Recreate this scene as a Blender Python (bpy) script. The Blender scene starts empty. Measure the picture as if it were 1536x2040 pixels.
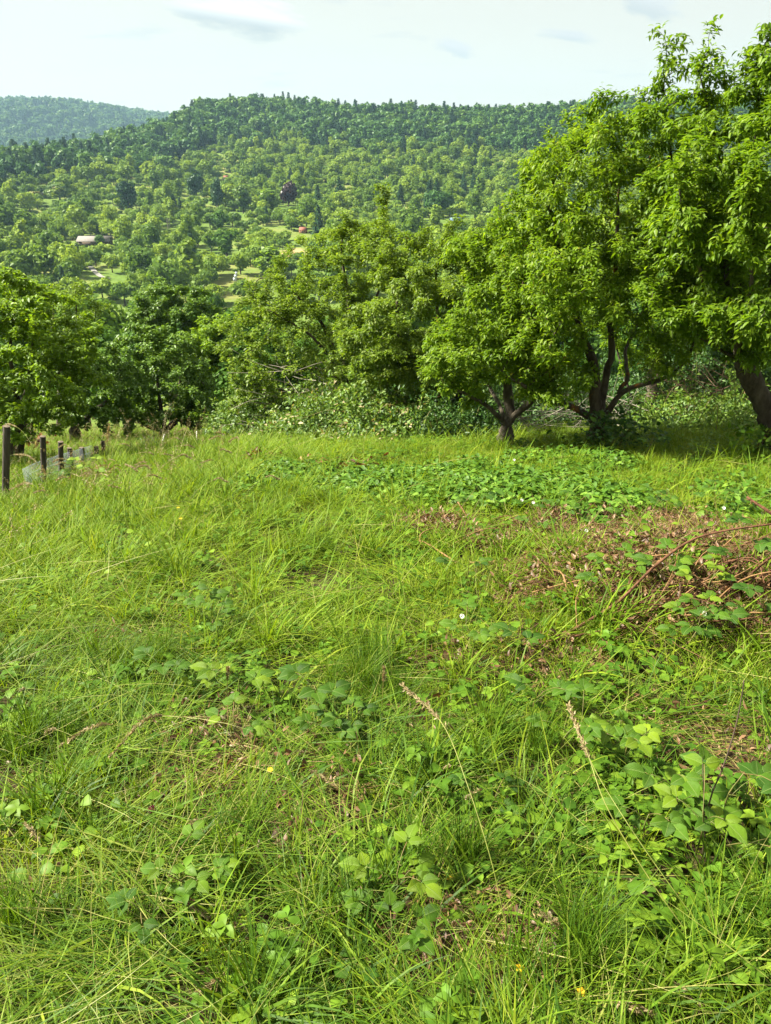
import bpy, math, random
import numpy as np
from mathutils import Vector, Matrix

rng = np.random.default_rng(11)
random.seed(11)
R = math.radians
SC = bpy.context.scene
COL = SC.collection

# ------------------------------------------------------------------ camera
PITCH = R(23.8)
FPX, CX, CY = 1530.0, 768.0, 1020.0          # focal length and centre in the photograph's pixels
CAMZ = 1.6
cam_data = bpy.data.cameras.new('camera')
cam = bpy.data.objects.new('camera', cam_data)
COL.objects.link(cam)
cam.location = (0, 0, CAMZ)
cam.rotation_euler = (math.pi / 2 - PITCH, 0, 0)
cam_data.sensor_fit = 'VERTICAL'
cam_data.sensor_height = 36
cam_data.lens = 36 * FPX / 2040
cam_data.clip_start = 0.05
cam_data.clip_end = 9000
SC.camera = cam

# ------------------------------------------------------------------ light, sky, exposure
SUN_EL, SUN_AZ = R(44), R(-84)               # azimuth clockwise from +Y: the sun stands to the left
sun_data = bpy.data.lights.new('sun', 'SUN')
sun_data.energy = 5.0
sun_data.angle = R(5.0)
sun_data.color = (1.0, 0.94, 0.78)
sun = bpy.data.objects.new('sun', sun_data)
COL.objects.link(sun)
sdir = Vector((math.sin(SUN_AZ) * math.cos(SUN_EL), math.cos(SUN_AZ) * math.cos(SUN_EL), math.sin(SUN_EL)))
sun.rotation_euler = sdir.to_track_quat('Z', 'Y').to_euler()
sun.location = (-20, 0, 30)

SC.view_settings.view_transform = 'Standard'
SC.view_settings.look = 'None'
SC.view_settings.gamma = 1.0
SC.view_settings.use_curve_mapping = False
SC.view_settings.exposure = 2.05
SC.render.engine = 'CYCLES'
SC.cycles.max_bounces = 5
SC.cycles.diffuse_bounces = 3
SC.cycles.glossy_bounces = 1
SC.cycles.transmission_bounces = 2
SC.cycles.volume_bounces = 0
SC.cycles.sample_clamp_indirect = 6
SC.cycles.use_denoising = True

world = bpy.data.worlds.new('World')
SC.world = world
world.use_nodes = True
wt = world.node_tree
wt.nodes.clear()


def N(tree, typ, **kw):
    n = tree.nodes.new(typ)
    for k, v in kw.items():
        if k == 'inp':
            for a, b in v.items():
                n.inputs[a].default_value = b
        else:
            setattr(n, k, v)
    return n


def math_node(t, op, a=None, b=None, clamp=False):
    n = t.nodes.new('ShaderNodeMath')
    n.operation = op
    n.use_clamp = clamp
    for i, v in enumerate((a, b)):
        if v is None:
            continue
        if isinstance(v, (int, float)):
            n.inputs[i].default_value = v
        else:
            t.links.new(v, n.inputs[i])
    return n.outputs[0]


def vmath(t, op, a, b=None):
    n = t.nodes.new('ShaderNodeVectorMath')
    n.operation = op
    for i, v in enumerate((a, b)):
        if v is None:
            continue
        if isinstance(v, (tuple, list)):
            n.inputs[i].default_value = v
        else:
            t.links.new(v, n.inputs[i])
    return n


def ramp(t, fac, stops):
    n = t.nodes.new('ShaderNodeValToRGB')
    el = n.color_ramp.elements
    while len(el) < len(stops):
        el.new(0.5)
    for e, (p, c) in zip(el, stops):
        e.position = p
        e.color = (*c, 1) if len(c) == 3 else c
    if fac is not None:
        t.links.new(fac, n.inputs[0])
    return n.outputs[0]


def mixc(t, fac, a, b, blend='MIX'):
    n = t.nodes.new('ShaderNodeMix')
    n.data_type = 'RGBA'
    n.blend_type = blend
    for sock, v in ((n.inputs[0], fac), (n.inputs[6], a), (n.inputs[7], b)):
        if isinstance(v, (int, float)):
            sock.default_value = v
        elif isinstance(v, tuple):
            sock.default_value = (*v, 1) if len(v) == 3 else v
        else:
            t.links.new(v, sock)
    return n.outputs[2]


def pixdir(u, v):
    cx, cy = (u - CX) / FPX, (CY - v) / FPX
    d = np.array([cx, cy * math.sin(PITCH) + math.cos(PITCH), cy * math.cos(PITCH) - math.sin(PITCH)])
    return d


sky = N(wt, 'ShaderNodeTexSky', sky_type='NISHITA', sun_disc=False, sun_elevation=SUN_EL, sun_rotation=SUN_AZ,
        air_density=1.0, dust_density=2.0, ozone_density=1.0)
tc = N(wt, 'ShaderNodeTexCoord')
sep = N(wt, 'ShaderNodeSeparateXYZ')
wt.links.new(tc.outputs['Generated'], sep.inputs[0])
zz = math_node(wt, 'MAXIMUM', math_node(wt, 'ADD', sep.outputs[2], 0.10), 0.03)
comb = N(wt, 'ShaderNodeCombineXYZ')
wt.links.new(math_node(wt, 'DIVIDE', sep.outputs[0], zz), comb.inputs[0])
wt.links.new(math_node(wt, 'DIVIDE', sep.outputs[1], zz), comb.inputs[1])
# thin high veil with broad soft streaks
nz = N(wt, 'ShaderNodeTexNoise', inp={'Scale': 0.55, 'Detail': 6.0, 'Roughness': 0.55, 'Distortion': 0.6})
mp = N(wt, 'ShaderNodeMapping')
mp.inputs['Scale'].default_value = (0.45, 1.5, 1)
mp.inputs['Location'].default_value = (3.1, 1.7, 0)
wt.links.new(comb.outputs[0], mp.inputs[0])
wt.links.new(mp.outputs[0], nz.inputs['Vector'])
veil_fac = ramp(wt, nz.outputs[0], [(0.28, (0.62,) * 3), (0.5, (0.86,) * 3), (0.7, (0.97,) * 3)])
veil_col = mixc(wt, veil_fac, (4.40, 4.48, 4.00), (4.88, 4.92, 4.25))
col = mixc(wt, 0.96, sky.outputs[0], veil_col)  # the veil leaves little of the blue
# scattered small grey clouds low over the hills
nz2 = N(wt, 'ShaderNodeTexNoise', inp={'Scale': 2.1, 'Detail': 5.0, 'Roughness': 0.6})
mp2 = N(wt, 'ShaderNodeMapping')
mp2.inputs['Scale'].default_value = (0.7, 1.15, 1)
mp2.inputs['Location'].default_value = (7.3, 0.4, 0)
wt.links.new(comb.outputs[0], mp2.inputs[0])
wt.links.new(mp2.outputs[0], nz2.inputs['Vector'])
cl = ramp(wt, nz2.outputs[0], [(0.60, (0,) * 3), (0.74, (0.55,) * 3)])
col = mixc(wt, cl, col, (3.55, 3.85, 3.95))


def puff(col, u, v, su, sv, seed, dark, light):
    """One small cumulus: a ragged patch of the sky with a pale top and a grey base."""
    c = Vector(pixdir(u, v)).normalized()
    right = Vector((1, 0, 0))
    up = right.cross(c).normalized()
    rel = vmath(wt, 'SUBTRACT', tc.outputs['Generated'], tuple(c)).outputs[0]
    a = vmath(wt, 'DOT_PRODUCT', rel, tuple(right)).outputs['Value']
    b = vmath(wt, 'DOT_PRODUCT', rel, tuple(up)).outputs['Value']
    c2 = N(wt, 'ShaderNodeCombineXYZ')
    wt.links.new(math_node(wt, 'MULTIPLY', a, FPX / su), c2.inputs[0])
    bb = math_node(wt, 'ADD', math_node(wt, 'MULTIPLY', b, FPX / sv), math_node(wt, 'MULTIPLY', a, FPX / su * 0.55))
    wt.links.new(bb, c2.inputs[1])
    c2.inputs[2].default_value = seed
    nn = N(wt, 'ShaderNodeTexNoise', inp={'Scale': 1.3, 'Detail': 6.0, 'Roughness': 0.62})
    wt.links.new(c2.outputs[0], nn.inputs['Vector'])
    flat = N(wt, 'ShaderNodeCombineXYZ')
    wt.links.new(math_node(wt, 'MULTIPLY', a, FPX / su), flat.inputs[0])
    wt.links.new(bb, flat.inputs[1])
    ln = vmath(wt, 'LENGTH', flat.outputs[0]).outputs['Value']
    d = math_node(wt, 'SUBTRACT', math_node(wt, 'ADD', math_node(wt, 'MULTIPLY', nn.outputs[0], 1.7), 0.30), ln)
    m = ramp(wt, d, [(0.10, (0,) * 3), (0.62, (1,) * 3)])
    tone = ramp(wt, math_node(wt, 'ADD', math_node(wt, 'MULTIPLY', bb, 0.45), 0.5), [(0.28, dark), (0.60, light)])
    return mixc(wt, m, col, tone)


col = puff(col, 480, 32, 120, 30, 1.0, (2.85, 3.2, 3.2), (6.0, 6.1, 5.7))
col = puff(col, 1290, 8, 50, 22, 4.0, (3.7, 4.0, 3.9), (4.3, 4.5, 4.4))
col = puff(col, 1135, 72, 46, 9, 9.0, (3.8, 4.1, 4.0), (4.3, 4.5, 4.4))
col = puff(col, 905, 95, 36, 14, 13.0, (3.85, 4.15, 4.05), (4.4, 4.6, 4.5))
bg = N(wt, 'ShaderNodeBackground', inp={'Strength': 0.0440})
wt.links.new(col, bg.inputs[0])
wo = N(wt, 'ShaderNodeOutputWorld')
wt.links.new(bg.outputs[0], wo.inputs[0])

# ------------------------------------------------------------------ numbers
_tab = np.random.default_rng(3).random((257, 257))


def vnoise(x, y):
    x = np.asarray(x, float); y = np.asarray(y, float)
    xi = np.floor(x).astype(int); yi = np.floor(y).astype(int)
    fx = x - xi; fy = y - yi
    fx = fx * fx * (3 - 2 * fx); fy = fy * fy * (3 - 2 * fy)
    a = _tab[xi % 256, yi % 256]; b = _tab[(xi + 1) % 256, yi % 256]
    c = _tab[xi % 256, (yi + 1) % 256]; d = _tab[(xi + 1) % 256, (yi + 1) % 256]
    return (a * (1 - fx) + b * fx) * (1 - fy) + (c * (1 - fx) + d * fx) * fy


def fnoise(x, y, o=3):
    s = 0; amp = 0.5; x = np.asarray(x, float); y = np.asarray(y, float)
    for k in range(o):
        s = s + amp * (vnoise(x * 2 ** k + 17.3 * k, y * 2 ** k + 5.1 * k) - 0.5)
        amp *= 0.5
    return s


def smooth(a, b, x):
    t = np.clip((np.asarray(x, float) - a) / (b - a), 0, 1)
    return t * t * (3 - 2 * t)


def _smoothed(xs, ys, grid, width):
    v = np.interp(grid, xs, ys)
    out = v.copy()
    for _ in range(3):
        w = np.maximum(width(grid), 1e-6)
        out = (np.interp(grid - w, grid, out) + np.interp(grid, grid, out) + np.interp(grid + w, grid, out)) / 3
    return out


_gn = np.concatenate([np.linspace(-400, 0, 200), np.linspace(0.05, 40, 800), np.linspace(40.3, 400, 600)])
_pn = _smoothed([-400, -60, -20, 0, 1, 2, 3, 5, 8.2, 12, 15, 20, 30, 60, 90, 120, 180, 400],
                [14, 7, 2.4, 0, -.1, -.2, -.32, -.62, -1.2, -2.38, -3.3, -4.85, -7.9, -17.2, -25.5, -30, -32, -33],
                _gn, lambda g: np.clip(np.abs(g) * 0.06, 0.15, 8))
_gh = np.linspace(100, 4000, 3901)
_ph = _smoothed([100, 180, 220, 280, 350, 430, 520, 620, 710, 790, 900, 1200, 4000],
                [-33, -31, -26, -23, -19.2, -11.4, .25, 16.5, 36.8, 56, 60, 55, 40], _gh, lambda g: 0 * g + 12)
_ridge_u = [-400, 0, 200, 330, 420, 540, 700, 900, 1200, 1536, 1900]
_ridge_v = [375, 330, 303, 266, 228, 210, 238, 240, 236, 234, 245]


def _v_to_tan(v):
    return math.tan(PITCH + math.atan((v - CY) / FPX))


_raz = np.array([math.atan2(pixdir(u, 230)[0], pixdir(u, 230)[1]) for u in _ridge_u])
_rd = []
for v in _ridge_v:
    t = _v_to_tan(v)
    tt = (CAMZ - _ph) / _gh
    k = np.argmax((tt < t) & (_gh > 220))
    _rd.append(_gh[k] if (tt < t).any() else 800)
_rd = np.array(_rd)
PILE = []                                    # filled below: mounds of cut bramble on the meadow


def H(x, y):
    x = np.asarray(x, float); y = np.asarray(y, float)
    d = np.hypot(x, y)
    az = np.arctan2(x, np.maximum(y, 1e-3))
    zn = np.interp(y, _gn, _pn) + 0.035 * np.clip(x, -14, 14) * np.exp(-np.maximum(y, 0) / 60)
    zn = zn - 0.085 * np.maximum(0, -x - 1.3) * smooth(2.5, 5.5, y) * (1 - smooth(10, 17, y)) * np.exp(-np.maximum(0, -x - 4) * .5)
    near = np.exp(-d / 25)
    zn = zn + fnoise(x * 0.9 + 40, y * 0.9 + 40, 3) * 0.16 * near * smooth(0.5, 4, d)
    rd = np.interp(az, _raz, _rd)
    dd = np.minimum(d, rd)
    soft = 30
    zr = np.interp(np.where(d < rd, d, rd), _gh, _ph) - np.maximum(0, d - rd - soft) * 0.16
    zr = zr + fnoise(x / 90 + 9, y / 90 + 9, 4) * 9 * smooth(220, 500, d) + fnoise(x / 25 + 3, y / 25, 2) * 1.6
    zr = np.maximum(zr, -34)
    w = smooth(130, 205, d) * (y > 0)
    z = zn * (1 - w) + zr * w
    for (px, py, rr, hh) in PILE:
        z = z + hh * np.exp(-((x - px) ** 2 + (y - py) ** 2 * 1.6) / rr ** 2)
    return z


def G(u, v, h=0.0):
    """Point of the scene seen at photo pixel (u, v), h above the ground."""
    d = pixdir(u, v)
    ts = np.concatenate([np.linspace(0.5, 40, 1600), np.geomspace(40, 3000, 3000)])
    z = CAMZ + ts * d[2]
    f = z - (H(ts * d[0], ts * d[1]) + h)
    k = int(np.argmax(f < 0))
    if k == 0:
        k = len(ts) - 1
    t0, t1 = ts[k - 1], ts[k]
    f0, f1 = f[k - 1], f[k]
    t = t0 + (t1 - t0) * f0 / (f0 - f1) if f0 != f1 else t1
    return np.array([t * d[0], t * d[1], CAMZ + t * d[2]])


def P(u, v, Y):
    d = pixdir(u, v)
    t = Y / d[1]
    return np.array([t * d[0], Y, CAMZ + t * d[2]])


def mpp(p):
    """metres per photo pixel at point p"""
    return (p[1] * math.cos(PITCH) - (p[2] - CAMZ) * math.sin(PITCH)) / FPX


def project(p):
    p = np.asarray(p, float)
    dep = p[..., 1] * math.cos(PITCH) - (p[..., 2] - CAMZ) * math.sin(PITCH)
    upc = p[..., 1] * math.sin(PITCH) + (p[..., 2] - CAMZ) * math.cos(PITCH)
    dep = np.maximum(dep, 1e-3)
    return CX + FPX * p[..., 0] / dep, CY - FPX * upc / dep, dep


_pc = G(1420, 1185)
PILE.append((_pc[0], _pc[1], 0.75, 0.17))
_pc2 = G(1150, 1130)
PILE.append((_pc2[0], _pc2[1], 0.6, 0.05))

# ------------------------------------------------------------------ materials


def new_mat(name):
    m = bpy.data.materials.new(name)
    m.use_nodes = True
    t = m.node_tree
    t.nodes.clear()
    out = t.nodes.new('ShaderNodeOutputMaterial')
    return m, t, out


def leaf_mat(name, stops, trans=0.35, rough=0.5, spec=0.35, objvar=0.0, tcol=(1.25, 1.15, 0.55), vein=False):
    """tint attribute (0..1) picks the leaf colour; light also passes through the blade."""
    m, t, out = new_mat(name)
    at = N(t, 'ShaderNodeAttribute', attribute_name='tint')
    fac = at.outputs['Fac']
    if objvar:
        oi = N(t, 'ShaderNodeObjectInfo')
        fac = math_node(t, 'ADD', math_node(t, 'MULTIPLY', fac, 1 - objvar), math_node(t, 'MULTIPLY', oi.outputs['Random'], objvar))
    c = ramp(t, fac, stops)
    tco = N(t, 'ShaderNodeTexCoord')
    nz = N(t, 'ShaderNodeTexNoise', inp={'Scale': 30.0 if not vein else 60.0, 'Detail': 2.0})
    t.links.new(tco.outputs['Object'], nz.inputs['Vector'])
    c = mixc(t, 1.0, c, ramp(t, nz.outputs[0], [(0.3, (0.72,) * 3), (0.7, (1.2,) * 3)]), 'MULTIPLY')
    pr = N(t, 'ShaderNodeBsdfPrincipled', inp={'Roughness': rough, 'Specular IOR Level': spec})
    if vein:                                  # ribs: midrib and slanting side veins along the leaflet's own axes
        sx = N(t, 'ShaderNodeSeparateXYZ'); t.links.new(tco.outputs['Object'], sx.inputs[0])
        ay = math_node(t, 'ABSOLUTE', sx.outputs[1])
        ph = math_node(t, 'MULTIPLY', math_node(t, 'SUBTRACT', sx.outputs[0], math_node(t, 'MULTIPLY', ay, 0.8)), 52.0)
        wv = math_node(t, 'SINE', ph)
        mid = math_node(t, 'SUBTRACT', 1.0, math_node(t, 'MULTIPLY', ay, 40.0), True)
        rel = math_node(t, 'ADD', math_node(t, 'MULTIPLY', math_node(t, 'POWER', math_node(t, 'ABSOLUTE', wv), 0.5), 0.5), math_node(t, 'MULTIPLY', mid, 0.4))
        bp = N(t, 'ShaderNodeBump', inp={'Strength': 0.5, 'Distance': 0.006})
        t.links.new(rel, bp.inputs['Height']); t.links.new(bp.outputs[0], pr.inputs['Normal'])
        c = mixc(t, math_node(t, 'MULTIPLY', math_node(t, 'GREATER_THAN', mid, 0.05), 0.35), c, (0.22, 0.30, 0.08))
    t.links.new(c, pr.inputs['Base Color'])
    tr = N(t, 'ShaderNodeBsdfTranslucent')
    t.links.new(mixc(t, 1.0, c, tcol, 'MULTIPLY'), tr.inputs[0])
    mx = N(t, 'ShaderNodeMixShader', inp={0: trans})
    t.links.new(pr.outputs[0], mx.inputs[1])
    t.links.new(tr.outputs[0], mx.inputs[2])
    t.links.new(mx.outputs[0], out.inputs[0])
    return m


def solid_mat(name, c1, c2, scale=8.0, rough=0.8, bump=0.0, stretch=(1, 1, 1), extra=None, spec=0.3):
    m, t, out = new_mat(name)
    tco = N(t, 'ShaderNodeTexCoord')
    mp = N(t, 'ShaderNodeMapping')
    mp.inputs['Scale'].default_value = stretch
    t.links.new(tco.outputs['Object'], mp.inputs[0])
    nz = N(t, 'ShaderNodeTexNoise', inp={'Scale': scale, 'Detail': 5.0, 'Roughness': 0.65})
    t.links.new(mp.outputs[0], nz.inputs['Vector'])
    c = ramp(t, nz.outputs[0], [(0.32, c1), (0.68, c2)])
    if extra:
        c3, sc, lo, hi = extra
        n3 = N(t, 'ShaderNodeTexNoise', inp={'Scale': sc, 'Detail': 4.0, 'Roughness': 0.6})
        t.links.new(tco.outputs['Object'], n3.inputs['Vector'])
        c = mixc(t, ramp(t, n3.outputs[0], [(lo, (0,) * 3), (hi, (1,) * 3)]), c, c3)
    pr = N(t, 'ShaderNodeBsdfPrincipled', inp={'Roughness': rough, 'Specular IOR Level': spec})
    t.links.new(c, pr.inputs['Base Color'])
    if bump:
        bp = N(t, 'ShaderNodeBump', inp={'Strength': bump, 'Distance': 0.02})
        t.links.new(nz.outputs[0], bp.inputs['Height'])
        t.links.new(bp.outputs[0], pr.inputs['Normal'])
    t.links.new(pr.outputs[0], out.inputs[0])
    return m


M = {}
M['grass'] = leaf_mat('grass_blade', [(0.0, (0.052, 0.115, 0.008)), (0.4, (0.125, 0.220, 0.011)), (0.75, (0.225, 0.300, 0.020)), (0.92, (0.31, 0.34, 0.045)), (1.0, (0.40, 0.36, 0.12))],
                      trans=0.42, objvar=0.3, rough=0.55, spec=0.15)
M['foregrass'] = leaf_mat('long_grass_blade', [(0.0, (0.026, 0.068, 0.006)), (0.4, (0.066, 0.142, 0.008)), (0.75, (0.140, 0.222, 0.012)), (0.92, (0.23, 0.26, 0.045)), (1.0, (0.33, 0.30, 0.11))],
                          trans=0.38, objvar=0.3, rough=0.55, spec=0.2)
M['straw'] = leaf_mat('straw_stem', [(0.0, (0.11, 0.17, 0.02)), (0.5, (0.22, 0.24, 0.05)), (1.0, (0.34, 0.29, 0.11))], trans=0.25, objvar=0.3)
M['herb'] = leaf_mat('herb_leaf', [(0.0, (0.030, 0.085, 0.008)), (0.6, (0.080, 0.165, 0.012)), (1.0, (0.17, 0.26, 0.02))], trans=0.35, objvar=0.3, spec=0.15)
M['cover'] = leaf_mat('ground_cover_leaf', [(0.0, (0.045, 0.115, 0.012)), (0.6, (0.095, 0.200, 0.020)), (1.0, (0.18, 0.29, 0.035))], trans=0.35, objvar=0.35, spec=0.2)
M['bramble'] = leaf_mat('bramble_leaf', [(0.0, (0.030, 0.085, 0.008)), (0.5, (0.075, 0.160, 0.010)), (1.0, (0.20, 0.29, 0.016))], trans=0.35, objvar=0.3, vein=True, spec=0.22)
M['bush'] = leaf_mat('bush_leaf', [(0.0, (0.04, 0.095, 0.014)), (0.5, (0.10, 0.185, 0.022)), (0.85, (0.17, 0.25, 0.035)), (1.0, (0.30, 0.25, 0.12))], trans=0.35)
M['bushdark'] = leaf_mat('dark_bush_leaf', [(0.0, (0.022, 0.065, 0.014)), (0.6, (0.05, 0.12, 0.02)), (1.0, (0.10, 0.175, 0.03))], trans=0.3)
M['cherry'] = leaf_mat('cherry_leaf', [(0.0, (0.066, 0.138, 0.009)), (0.5, (0.136, 0.230, 0.012)), (0.93, (0.245, 0.335, 0.020)), (1.0, (0.38, 0.22, 0.03))], trans=0.5, rough=0.5, spec=0.3, objvar=0.15, tcol=(1.25, 1.25, 0.5))
M['old'] = leaf_mat('old_tree_leaf', [(0.0, (0.068, 0.128, 0.014)), (0.5, (0.140, 0.220, 0.022)), (1.0, (0.24, 0.31, 0.032))], trans=0.48, tcol=(1.25, 1.25, 0.5))
M['fresh'] = leaf_mat('fresh_leaf', [(0.0, (0.075, 0.150, 0.010)), (0.5, (0.150, 0.260, 0.016)), (1.0, (0.25, 0.37, 0.026))], trans=0.48, tcol=(1.3, 1.2, 0.45))
M['dark'] = leaf_mat('dark_leaf', [(0.0, (0.045, 0.105, 0.012)), (0.5, (0.095, 0.185, 0.017)), (1.0, (0.165, 0.265, 0.022))], trans=0.35)
M['midtree'] = leaf_mat('valley_leaf', [(0.0, (0.035, 0.09, 0.014)), (0.5, (0.07, 0.15, 0.02)), (1.0, (0.13, 0.22, 0.026))], trans=0.35, objvar=0.55, spec=0.08)
M['fartree'] = leaf_mat('hillside_leaf', [(0.0, (0.060, 0.125, 0.022)), (0.35, (0.120, 0.210, 0.032)), (0.7, (0.190, 0.285, 0.038)), (1.0, (0.28, 0.38, 0.038))], trans=0.4, objvar=0.7, spec=0.1)
M['wood'] = leaf_mat('forest_leaf', [(0.0, (0.034, 0.090, 0.024)), (0.5, (0.066, 0.148, 0.030)), (1.0, (0.13, 0.225, 0.034))], trans=0.25, objvar=0.7, spec=0.1)
M['needle'] = leaf_mat('conifer_needle', [(0.0, (0.016, 0.050, 0.020)), (1.0, (0.040, 0.092, 0.030))], trans=0.1, objvar=0.5, spec=0.1)
M['copper'] = leaf_mat('copper_beech_leaf', [(0.0, (0.022, 0.012, 0.016)), (1.0, (0.055, 0.026, 0.030))], trans=0.2, tcol=(1.4, 0.8, 0.7))
M['bark'] = solid_mat('bark', (0.022, 0.016, 0.010), (0.085, 0.068, 0.050), 14, 0.9, 0.9, (1, 1, 0.35))
M['cherrybark'] = solid_mat('cherry_bark', (0.020, 0.014, 0.009), (0.095, 0.075, 0.052), 16, 0.9, 0.9, (1, 1, 0.4), extra=((0.24, 0.095, 0.012), 3.2, 0.57, 0.66))
M['greybark'] = solid_mat('grey_bark', (0.028, 0.022, 0.015), (0.115, 0.095, 0.070), 18, 0.9, 0.9, (1, 1, 0.35))
M['deadwood'] = solid_mat('dead_wood', (0.13, 0.115, 0.09), (0.29, 0.26, 0.21), 20, 0.9, 0.3)
M['post'] = solid_mat('weathered_post', (0.016, 0.013, 0.010), (0.085, 0.072, 0.060), 24, 0.9, 0.6, (1, 1, 0.12))
M['posttop'] = solid_mat('post_end_grain', (0.08, 0.06, 0.042), (0.16, 0.125, 0.09), 40, 0.9)
M['wire'] = solid_mat('galvanised_wire', (0.24, 0.28, 0.33), (0.34, 0.39, 0.44), 30, 0.5)
M['white'] = solid_mat('white_plastic', (0.72, 0.73, 0.72), (0.80, 0.80, 0.78), 10, 0.5)
M['cane'] = solid_mat('dry_cane', (0.050, 0.024, 0.014), (0.16, 0.080, 0.045), 45, 0.85, 0.6, spec=0.1)
M['browntwig'] = solid_mat('brown_twig', (0.05, 0.03, 0.018), (0.17, 0.11, 0.065), 30, 0.8, 0.2)
M['palecane'] = solid_mat('pale_dry_cane', (0.15, 0.08, 0.034), (0.28, 0.17, 0.08), 45, 0.85, 0.4, spec=0.1)
M['greencane'] = solid_mat('green_cane', (0.07, 0.11, 0.02), (0.16, 0.10, 0.04), 14, 0.6)
M['darkstem'] = solid_mat('dark_stem', (0.030, 0.020, 0.014), (0.07, 0.045, 0.03), 20, 0.7)
M['litter'] = leaf_mat('dry_leaf', [(0.0, (0.045, 0.024, 0.012)), (0.5, (0.14, 0.075, 0.034)), (0.85, (0.24, 0.15, 0.075)), (1.0, (0.36, 0.25, 0.14))], trans=0.15, objvar=0.3, tcol=(1.2, 0.9, 0.6))
M['rust'] = leaf_mat('rusty_leaf', [(0.0, (0.06, 0.020, 0.012)), (0.6, (0.15, 0.050, 0.022)), (1.0, (0.28, 0.17, 0.035))], trans=0.3, tcol=(1.2, 0.8, 0.5))
M['seed'] = leaf_mat('seed_head', [(0.0, (0.15, 0.12, 0.05)), (0.6, (0.27, 0.21, 0.10)), (1.0, (0.38, 0.31, 0.17))], trans=0.3, tcol=(1.1, 0.95, 0.7))
M['petal'] = leaf_mat('white_petal', [(0.0, (0.74, 0.74, 0.70)), (1.0, (0.80, 0.80, 0.76))], trans=0.3, tcol=(1, 1, 1))
M['yellow'] = leaf_mat('yellow_petal', [(0.0, (0.72, 0.42, 0.01)), (1.0, (0.80, 0.55, 0.02))], trans=0.3, tcol=(1, 1, 1))
M['crimson'] = leaf_mat('crimson_floret', [(0.0, (0.10, 0.012, 0.025)), (1.0, (0.20, 0.03, 0.05))], trans=0.2, tcol=(1, 1, 1))
M['roofgrey'] = solid_mat('grey_roof_tile', (0.13, 0.115, 0.105), (0.20, 0.18, 0.165), 3, 0.85)
M['timber'] = solid_mat('dark_timber', (0.06, 0.045, 0.03), (0.13, 0.09, 0.06), 4, 0.85)
M['redroof'] = solid_mat('red_roof', (0.16, 0.055, 0.034), (0.22, 0.08, 0.05), 3, 0.8)
M['orangewall'] = solid_mat('orange_wall', (0.24, 0.12, 0.06), (0.30, 0.16, 0.08), 2, 0.8)
M['blueroof'] = solid_mat('blue_roof', (0.06, 0.11, 0.16), (0.10, 0.16, 0.21), 2, 0.8)
M['render'] = solid_mat('pale_render', (0.58, 0.56, 0.50), (0.70, 0.68, 0.62), 2, 0.8)
M['path'] = solid_mat('gravel_path', (0.17, 0.165, 0.15), (0.25, 0.24, 0.22), 1.5, 0.95)
M['sheet'] = solid_mat('pale_grey_sheet', (0.40, 0.45, 0.50), (0.60, 0.66, 0.70), 2, 0.5)


def ground_mat():
    m, t, out = new_mat('meadow_soil')
    geo = N(t, 'ShaderNodeNewGeometry')
    at = N(t, 'ShaderNodeAttribute', attribute_name='dry')
    af = N(t, 'ShaderNodeAttribute', attribute_name='far')
    n1 = N(t, 'ShaderNodeTexNoise', inp={'Scale': 7.0, 'Detail': 6.0, 'Roughness': 0.7})
    t.links.new(geo.outputs['Position'], n1.inputs['Vector'])
    near = ramp(t, n1.outputs[0], [(0.36, (0.016, 0.010, 0.006)), (0.55, (0.034, 0.024, 0.012)), (0.72, (0.050, 0.052, 0.016))])
    n2 = N(t, 'ShaderNodeTexNoise', inp={'Scale': 0.035, 'Detail': 7.0, 'Roughness': 0.65})
    t.links.new(geo.outputs['Position'], n2.inputs['Vector'])
    far = ramp(t, n2.outputs[0], [(0.30, (0.070, 0.128, 0.020)), (0.5, (0.105, 0.155, 0.027)), (0.68, (0.18, 0.175, 0.055))])
    n3 = N(t, 'ShaderNodeTexNoise', inp={'Scale': 0.6, 'Detail': 4.0})
    t.links.new(geo.outputs['Position'], n3.inputs['Vector'])
    far = mixc(t, 1.0, far, ramp(t, n3.outputs[0], [(0.3, (0.75,) * 3), (0.7, (1.15,) * 3)]), 'MULTIPLY')
    c = mixc(t, af.outputs['Fac'], near, far)
    c = mixc(t, at.outputs['Fac'], c, (0.30, 0.22, 0.105))
    pr = N(t, 'ShaderNodeBsdfPrincipled', inp={'Roughness': 0.95, 'Specular IOR Level': 0.1})
    t.links.new(c, pr.inputs['Base Color'])
    bp = N(t, 'ShaderNodeBump', inp={'Strength': 0.6, 'Distance': 0.03})
    t.links.new(n1.outputs[0], bp.inputs['Height'])
    t.links.new(bp.outputs[0], pr.inputs['Normal'])
    t.links.new(pr.outputs[0], out.inputs[0])
    return m


M['ground'] = ground_mat()


def forest_floor_mat():
    m, t, out = new_mat('forest_floor')
    geo = N(t, 'ShaderNodeNewGeometry')
    n2 = N(t, 'ShaderNodeTexNoise', inp={'Scale': 0.01, 'Detail': 7.0, 'Roughness': 0.7})
    t.links.new(geo.outputs['Position'], n2.inputs['Vector'])
    c = ramp(t, n2.outputs[0], [(0.35, (0.025, 0.06, 0.022)), (0.65, (0.05, 0.10, 0.03))])
    pr = N(t, 'ShaderNodeBsdfPrincipled', inp={'Roughness': 0.95, 'Specular IOR Level': 0.1})
    t.links.new(c, pr.inputs['Base Color'])
    t.links.new(pr.outputs[0], out.inputs[0])
    return m


M['floor'] = forest_floor_mat()

# ------------------------------------------------------------------ mesh and object helpers


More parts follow.
